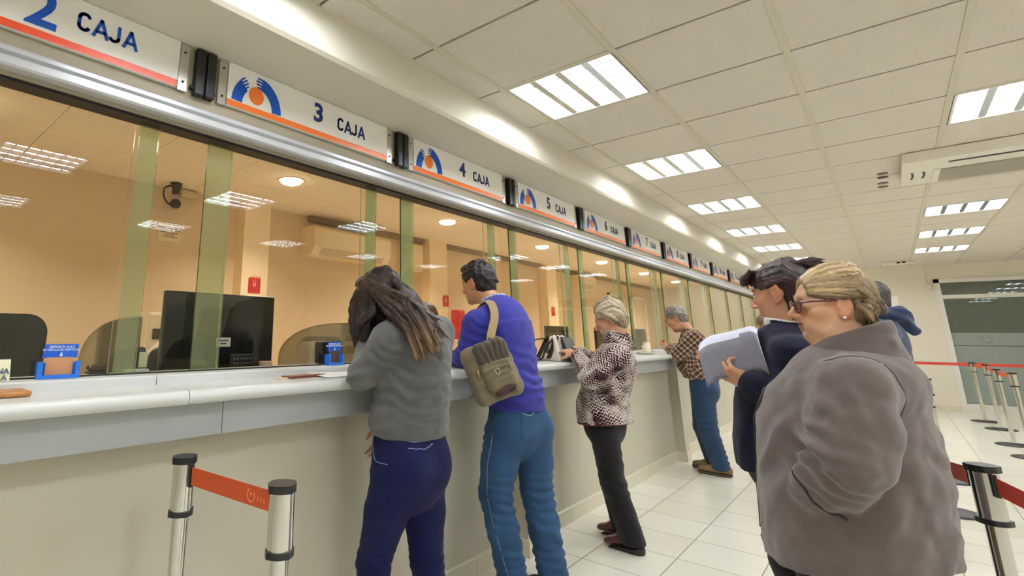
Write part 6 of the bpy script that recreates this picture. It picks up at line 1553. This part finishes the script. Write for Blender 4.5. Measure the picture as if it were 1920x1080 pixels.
    b = pts[-1]; tg = MB().tube([tuple(b), tuple(b + V3((.0, -.004, -.02)))], .002, 5).tube([tuple(b + V3((0, -.004, -.018))), tuple(b + V3((.006, -.008, -.046)))], .005, 8); tg.build('cord_toggle', mat('toggle_black', (26, 24, 26), .4), ja)
    # hair combed back from the brow, fuller at the nape, ear left free
    R = random.Random(2); K = Sdf()
    K.u(H.e((0, -.022, .036), (.083, .104, .086)), .01); K.u(H.e((0, -.052, -.02), (.072, .050, .080)), .03); K.sub(H.e((0, .112, -.030), (.098, .066, .112)), .025)
    for q in (-1, 1): K.sub(H.e((q * .095, .015, -.035), (.040, .042, .052)), .012)
    sweep(K, H, 70, .004, .056, -.114, 98, (.005, .0075, .005), .004, 21, -.06, .006, .012)
    for i in range(60):
        a = R.uniform(-1, 1); z = R.uniform(-.065, .05); b0 = H.p(a * .082, -.045 - .045 * math.sqrt(max(0, 1 - a * a)) + .012 * R.random(), z)
        d = H.A.T @ V3((a * .010, -.006 - .005 * R.random(), -.012 + R.uniform(-.01, .01))) 
        lock(K, [b0, b0 + d, b0 + d * 1.5 + V3((R.uniform(-.008, .008), R.uniform(-.008, .008), -.018))], (.008, .008, .003), 5, .009)
    tipc = lambda V: (np.clip((H.loc(V)[:, 2] - .0) / .11, 0, 1) * .8 + .2 * (H.loc(V)[:, 1] > .0), (198, 172, 128))
    hair_mesh(K, t, ((78, 60, 44), (158, 132, 94)), 9, .0034, None, tipc, strand=1000, mixv=.8, rough_=.001)
    # glasses: rims, bridge and temples in plum plastic
    pl = mat('plum_frame', (88, 28, 62), .3, coat=.3); gb = MB()
    def rim(s):
        return [tuple(H.p(s * .033 + .0245 * math.copysign(abs(math.cos(a)) ** .7, math.cos(a)), .1005 - abs(s * .033 + .0245 * math.cos(a)) * .10, -.002 + .0185 * math.copysign(abs(math.sin(a)) ** .75, math.sin(a)))) for a in [2 * math.pi * k / 28 for k in range(28)]]
    for s in (-1, 1):
        r = rim(s); gb.tube(r + [r[0]], .0021, 6, cap=False)
        gb.tube([tuple(H.p(s * .0575, .0945, .008)), tuple(H.p(s * .072, .070, .010)), tuple(H.p(s * .079, .02, .010)), tuple(H.p(s * .080, -.012, .014)), tuple(H.p(s * .078, -.03, -.006))], .0024, 6)
    gb.tube([tuple(H.p(-.009, .099, .004)), tuple(H.p(0, .101, .008)), tuple(H.p(.009, .099, .004))], .002, 6)
    gl = gb.build('glasses', pl, t); lens_m = glass_mat('lens', (.93, .88, .92), refl=1.)
    for s in (-1, 1):
        r = rim(s); MB().prism(r, tuple(H.A.T @ V3((0, .0012, 0)))).build('lens', lens_m, gl)
    for s in (-1, 1): MB().lathe([(0, .0045), (.0035, .003), (.0048, 0), (.0035, -.003), (0, -.0045)], tuple(H.p(s * .081, -.004, -.044)), 10).build('earring', mat('pearl', (240, 226, 220), .15, coat=.6), t)
    return t
woman_fleece()

# ================================================================ people half hidden behind the queue
def man_behind():
    J = J_G
    t = thing('person', 'man in a dark blue hooded jacket seen behind the woman in glasses', 'person', (-.06, 5.0, 0), 'people at the counter and in the queue')
    H = Head(J['hc'], (-1, .25, -.1), k=1.03)
    pl = P_(J, 'pel'); an = {'L': (-.06, 4.91, .09), 'R': (-.1, 5.09, .09)}
    elL, elR = (-.03, 4.74, 1.08), (-.03, 5.26, 1.08); wrL, wrR = (-.16, 4.76, .88), (-.16, 5.24, .88)
    secs = [(pl, .155, .115), (P_(J, 'chest', 0, 0, -.15), .15, .11), (P_(J, 'chest', 0, 0, .03), .17, .12), (P_(J, 'nk', 0, 0, -.06), .10, .08)]
    B = Sdf(); H.add(B, hi=False); trunk(B, secs, SIDE); B.u(Cone(H.p(0, -.02, -.05), P_(J, 'nk', 0, 0, -.03), .056, .06), .03); B.u(Cone(J['shL'], J['shR'], .055), .04)
    arm(B, J['shL'], elL, wrL); arm(B, J['shR'], elR, wrR); add_hand(B, wrL, (-.3, 0, -.95), (0, 1, 0), side=1); add_hand(B, wrR, (-.3, 0, -.95), (0, -1, 0), side=-1)
    for s, y in (('L', -.09), ('R', .09)): leg(B, pl + V3((0, y, -.06)), pl + V3((-.02, y, -.46)), an[s])
    body_mesh(B, t, H, (190, 136, 104), (160, 94, 82), (50, 40, 36), [(J['hc'], .14)], .014, .006, eye=False)
    T = Sdf(); T.u(Cone(pl + V3((0, 0, .04)), pl + V3((0, 0, -.05)), .165, .165, .8, SIDE), .03)
    for s, y in (('L', -.09), ('R', .09)): T.u(Cone(pl + V3((0, y, -.06)), pl + V3((-.02, y, -.46)), .1, .08), .03); T.u(Cone(pl + V3((-.02, y, -.46)), an[s], .08, .07), .02)
    cloth('trousers', T, DENIM_B, t, .014)
    for s in 'LR': a = V3(an[s]); shoe((a[0] + .07, a[1], 0), (a[0] - .2, a[1], 0), .1, .09, (mat('black_shoe', (30, 28, 28), .5), mat('dark_sole', (24, 22, 22), .8)), t)
    G = Sdf(); trunk(G, [(pl + V3((0, 0, .0)), .185, .15)] + [(c, w + .025, d + .03) for c, w, d in secs[1:3]] + [(P_(J, 'nk', 0, 0, -.05), .12, .095)], SIDE, .03); G.u(Cone(J['shL'], J['shR'], .075), .05)
    arm(G, J['shL'], elL, wrL, (.075, .062, .045), .03); arm(G, J['shR'], elR, wrR, (.075, .062, .045), .03); G.clip(pl + V3((0, 0, -.02)), (0, 0, -1))
    nj = fabric('hooded_jacket', (34, 46, 80), .85, 300, .3, .15, 14, .2)
    cloth('jacket', G, nj, t, .012, (), .004)
    K = Sdf(); K.u(Cone(P_(J, 'nk', .02, -.09, .02), P_(J, 'nk', .10, -.03, .02), .045, .05), .03); K.u(Cone(P_(J, 'nk', .10, -.03, .02), P_(J, 'nk', .10, .06, .02), .05, .05), .03); K.u(Cone(P_(J, 'nk', .10, .0, .0), P_(J, 'nk', .155, .0, -.09), .055, .035), .03)
    cloth('hood', K, nj, t, .010, [(P_(J, 'nk', .12, 0, 0), (.5, .3, 1), .06, .008, .12)], .003)
    K = Sdf(); cap(K, H, .008); hair_mesh(K, t, ((38, 34, 32), (84, 78, 72)), 3, .006, None, None, rough_=.002, mixv=.6)
    return t
man_behind()
def woman_far():
    c = V3(J_H['hc'])
    t = thing('person', 'woman with short brown hair and black scarf, partly hidden beyond the navy coat', 'person', (-1.06, 8.0, 0), 'people at the counter and in the queue')
    H = Head(c, (.35, -.93, -.12), k=1.0); x, y, z = c
    an = [(x - .1, y, .09), (x + .1, y, .09)]; pl = V3((x, y + .02, .86)); sh = [(x - .17, y + .02, 1.24), (x + .17, y + .02, 1.24)]
    el = [(x - .24, y - .02, .98), (x + .24, y - .02, .98)]; wr = [(x - .15, y - .16, .92), (x + .15, y - .16, .92)]
    secs = [(pl, .155, .12), (pl + V3((0, 0, .18)), .14, .11), (pl + V3((0, 0, .33)), .16, .11), (V3((x, y + .02, 1.28)), .09, .075)]; SX = (1, 0, 0)
    B = Sdf(); H.add(B); trunk(B, secs, SX); B.u(Cone(H.p(0, -.02, -.05), (x, y + .02, 1.30), .05, .055), .03); B.u(Cone(sh[0], sh[1], .048), .04)
    for i in (0, 1): arm(B, sh[i], el[i], wr[i]); add_hand(B, wr[i], (-.5 + i, -.8, 0), (0, 0, -1), side=1 - 2 * i); leg(B, pl + V3((-.09 + .18 * i, 0, -.05)), (an[i][0], y, .45), an[i])
    body_mesh(B, t, H, (214, 160, 130), (176, 100, 92), (80, 62, 50), [(c, .14)], .015, .006)
    G = Sdf(); trunk(G, [(pl + V3((0, 0, -.12)), .2, .16)] + grow(secs[:3], .025) + [(V3((x, y + .02, 1.29)), .11, .09)], SX, .03); G.u(Cone(sh[0], sh[1], .068), .05)
    for i in (0, 1): arm(G, sh[i], el[i], wr[i], (.07, .06, .045), .03)
    G.clip((0, 0, .72), (0, 0, -1)); cloth('coat', G, fabric('black_coat', (24, 24, 30), .9, 300, .3, .15, 10), t, .014, (), .003)
    T = Sdf()
    for i in (0, 1): T.u(Cone(pl + V3((-.09 + .18 * i, 0, -.05)), (an[i][0], y, .45), .09, .072), .03); T.u(Cone((an[i][0], y, .45), an[i], .072, .062), .02)
    cloth('trousers', T, BLACK_T, t, .014)
    for i in (0, 1): shoe((an[i][0], y + .06, 0), (an[i][0], y - .18, 0), .09, .08, (mat('black_shoe', (30, 28, 28), .5), mat('dark_sole', (24, 22, 22), .8)), t)
    K = Sdf(); K.u(Cone((x - .05, y + .0, 1.315), (x + .05, y + .0, 1.315), .075), .03); K.u(Ell((x, y - .06, 1.29), (.07, .04, .05)), .03); cloth('scarf', K, mat('black_scarf', (20, 20, 24), .9), t, .010, [(V3((x, y - .05, 1.3)), (.3, 0, 1), .05, .008, .12)])
    K = Sdf(); cap(K, H, .014, back=.07, nape=-.06); sweep(K, H, 24, .014, .07, -.11, 95, (.008, .013, .008), .005, 31, -.05, .01, .007); hair_mesh(K, t, ((66, 48, 38), (132, 104, 78)), 3, .006, None, None, mixv=.7)
    return t
woman_far()
def teller_person():
    c = V3((-2.96, 3.66, 1.43))
    t = thing('person', 'seated teller with reddish brown hair behind the glass, mostly hidden', 'person', (-2.96, 3.66, .86), 'people at the counter and in the queue')
    H = Head(c, (.9, -.2, -.3)); x, y, z = c
    B = Sdf(); H.add(B, hi=False); secs = [(V3((x - .06, y, .98)), .16, .13), (V3((x - .06, y, 1.12)), .16, .12), (V3((x - .05, y, 1.24)), .1, .08)]
    trunk(B, secs, SIDE); B.u(Cone(H.p(0, -.02, -.05), (x - .05, y, 1.26), .05, .055), .03)
    for s in (-1, 1): arm(B, (x - .05, y + s * .17, 1.2), (x + .0, y + s * .23, 1.06), (x + .22, y + s * .13, 1.10)); add_hand(B, (x + .22, y + s * .13, 1.10), (1, -s * .2, 0), (0, 0, -1), side=s); 
    for s in (-1, 1): leg(B, (x - .04, y + s * .09, .93), (x + .02, y + s * .1, .92), (x + .05, y + s * .1, .90), (.08, .06, .05))
    body_mesh(B, t, H, (206, 150, 116), (170, 96, 86), (80, 50, 36), [(c, .14)], .014, .007, eye=False)
    G = Sdf(); trunk(G, grow(secs, .02), SIDE, .03)
    for s in (-1, 1): G.u(Cone((x - .05, y + s * .15, 1.2), (x + .0, y + s * .23, 1.06), .065, .055), .04); G.u(Cone((x + .0, y + s * .23, 1.06), (x + .17, y + s * .15, 1.10), .055, .04), .02)
    cloth('blouse', G, fabric('teller_blouse', (44, 48, 92), .8, 300, .2, .1, 10), t, .014)
    K = Sdf(); cap(K, H, .016, back=.08, nape=-.08); sweep(K, H, 22, .014, .07, -.11, 95, (.008, .013, .008), .006, 41, -.07, .008, .007); hair_mesh(K, t, ((52, 30, 20), (110, 70, 44)), 3, .006, None, None, mixv=.7)
    return t
teller_person()
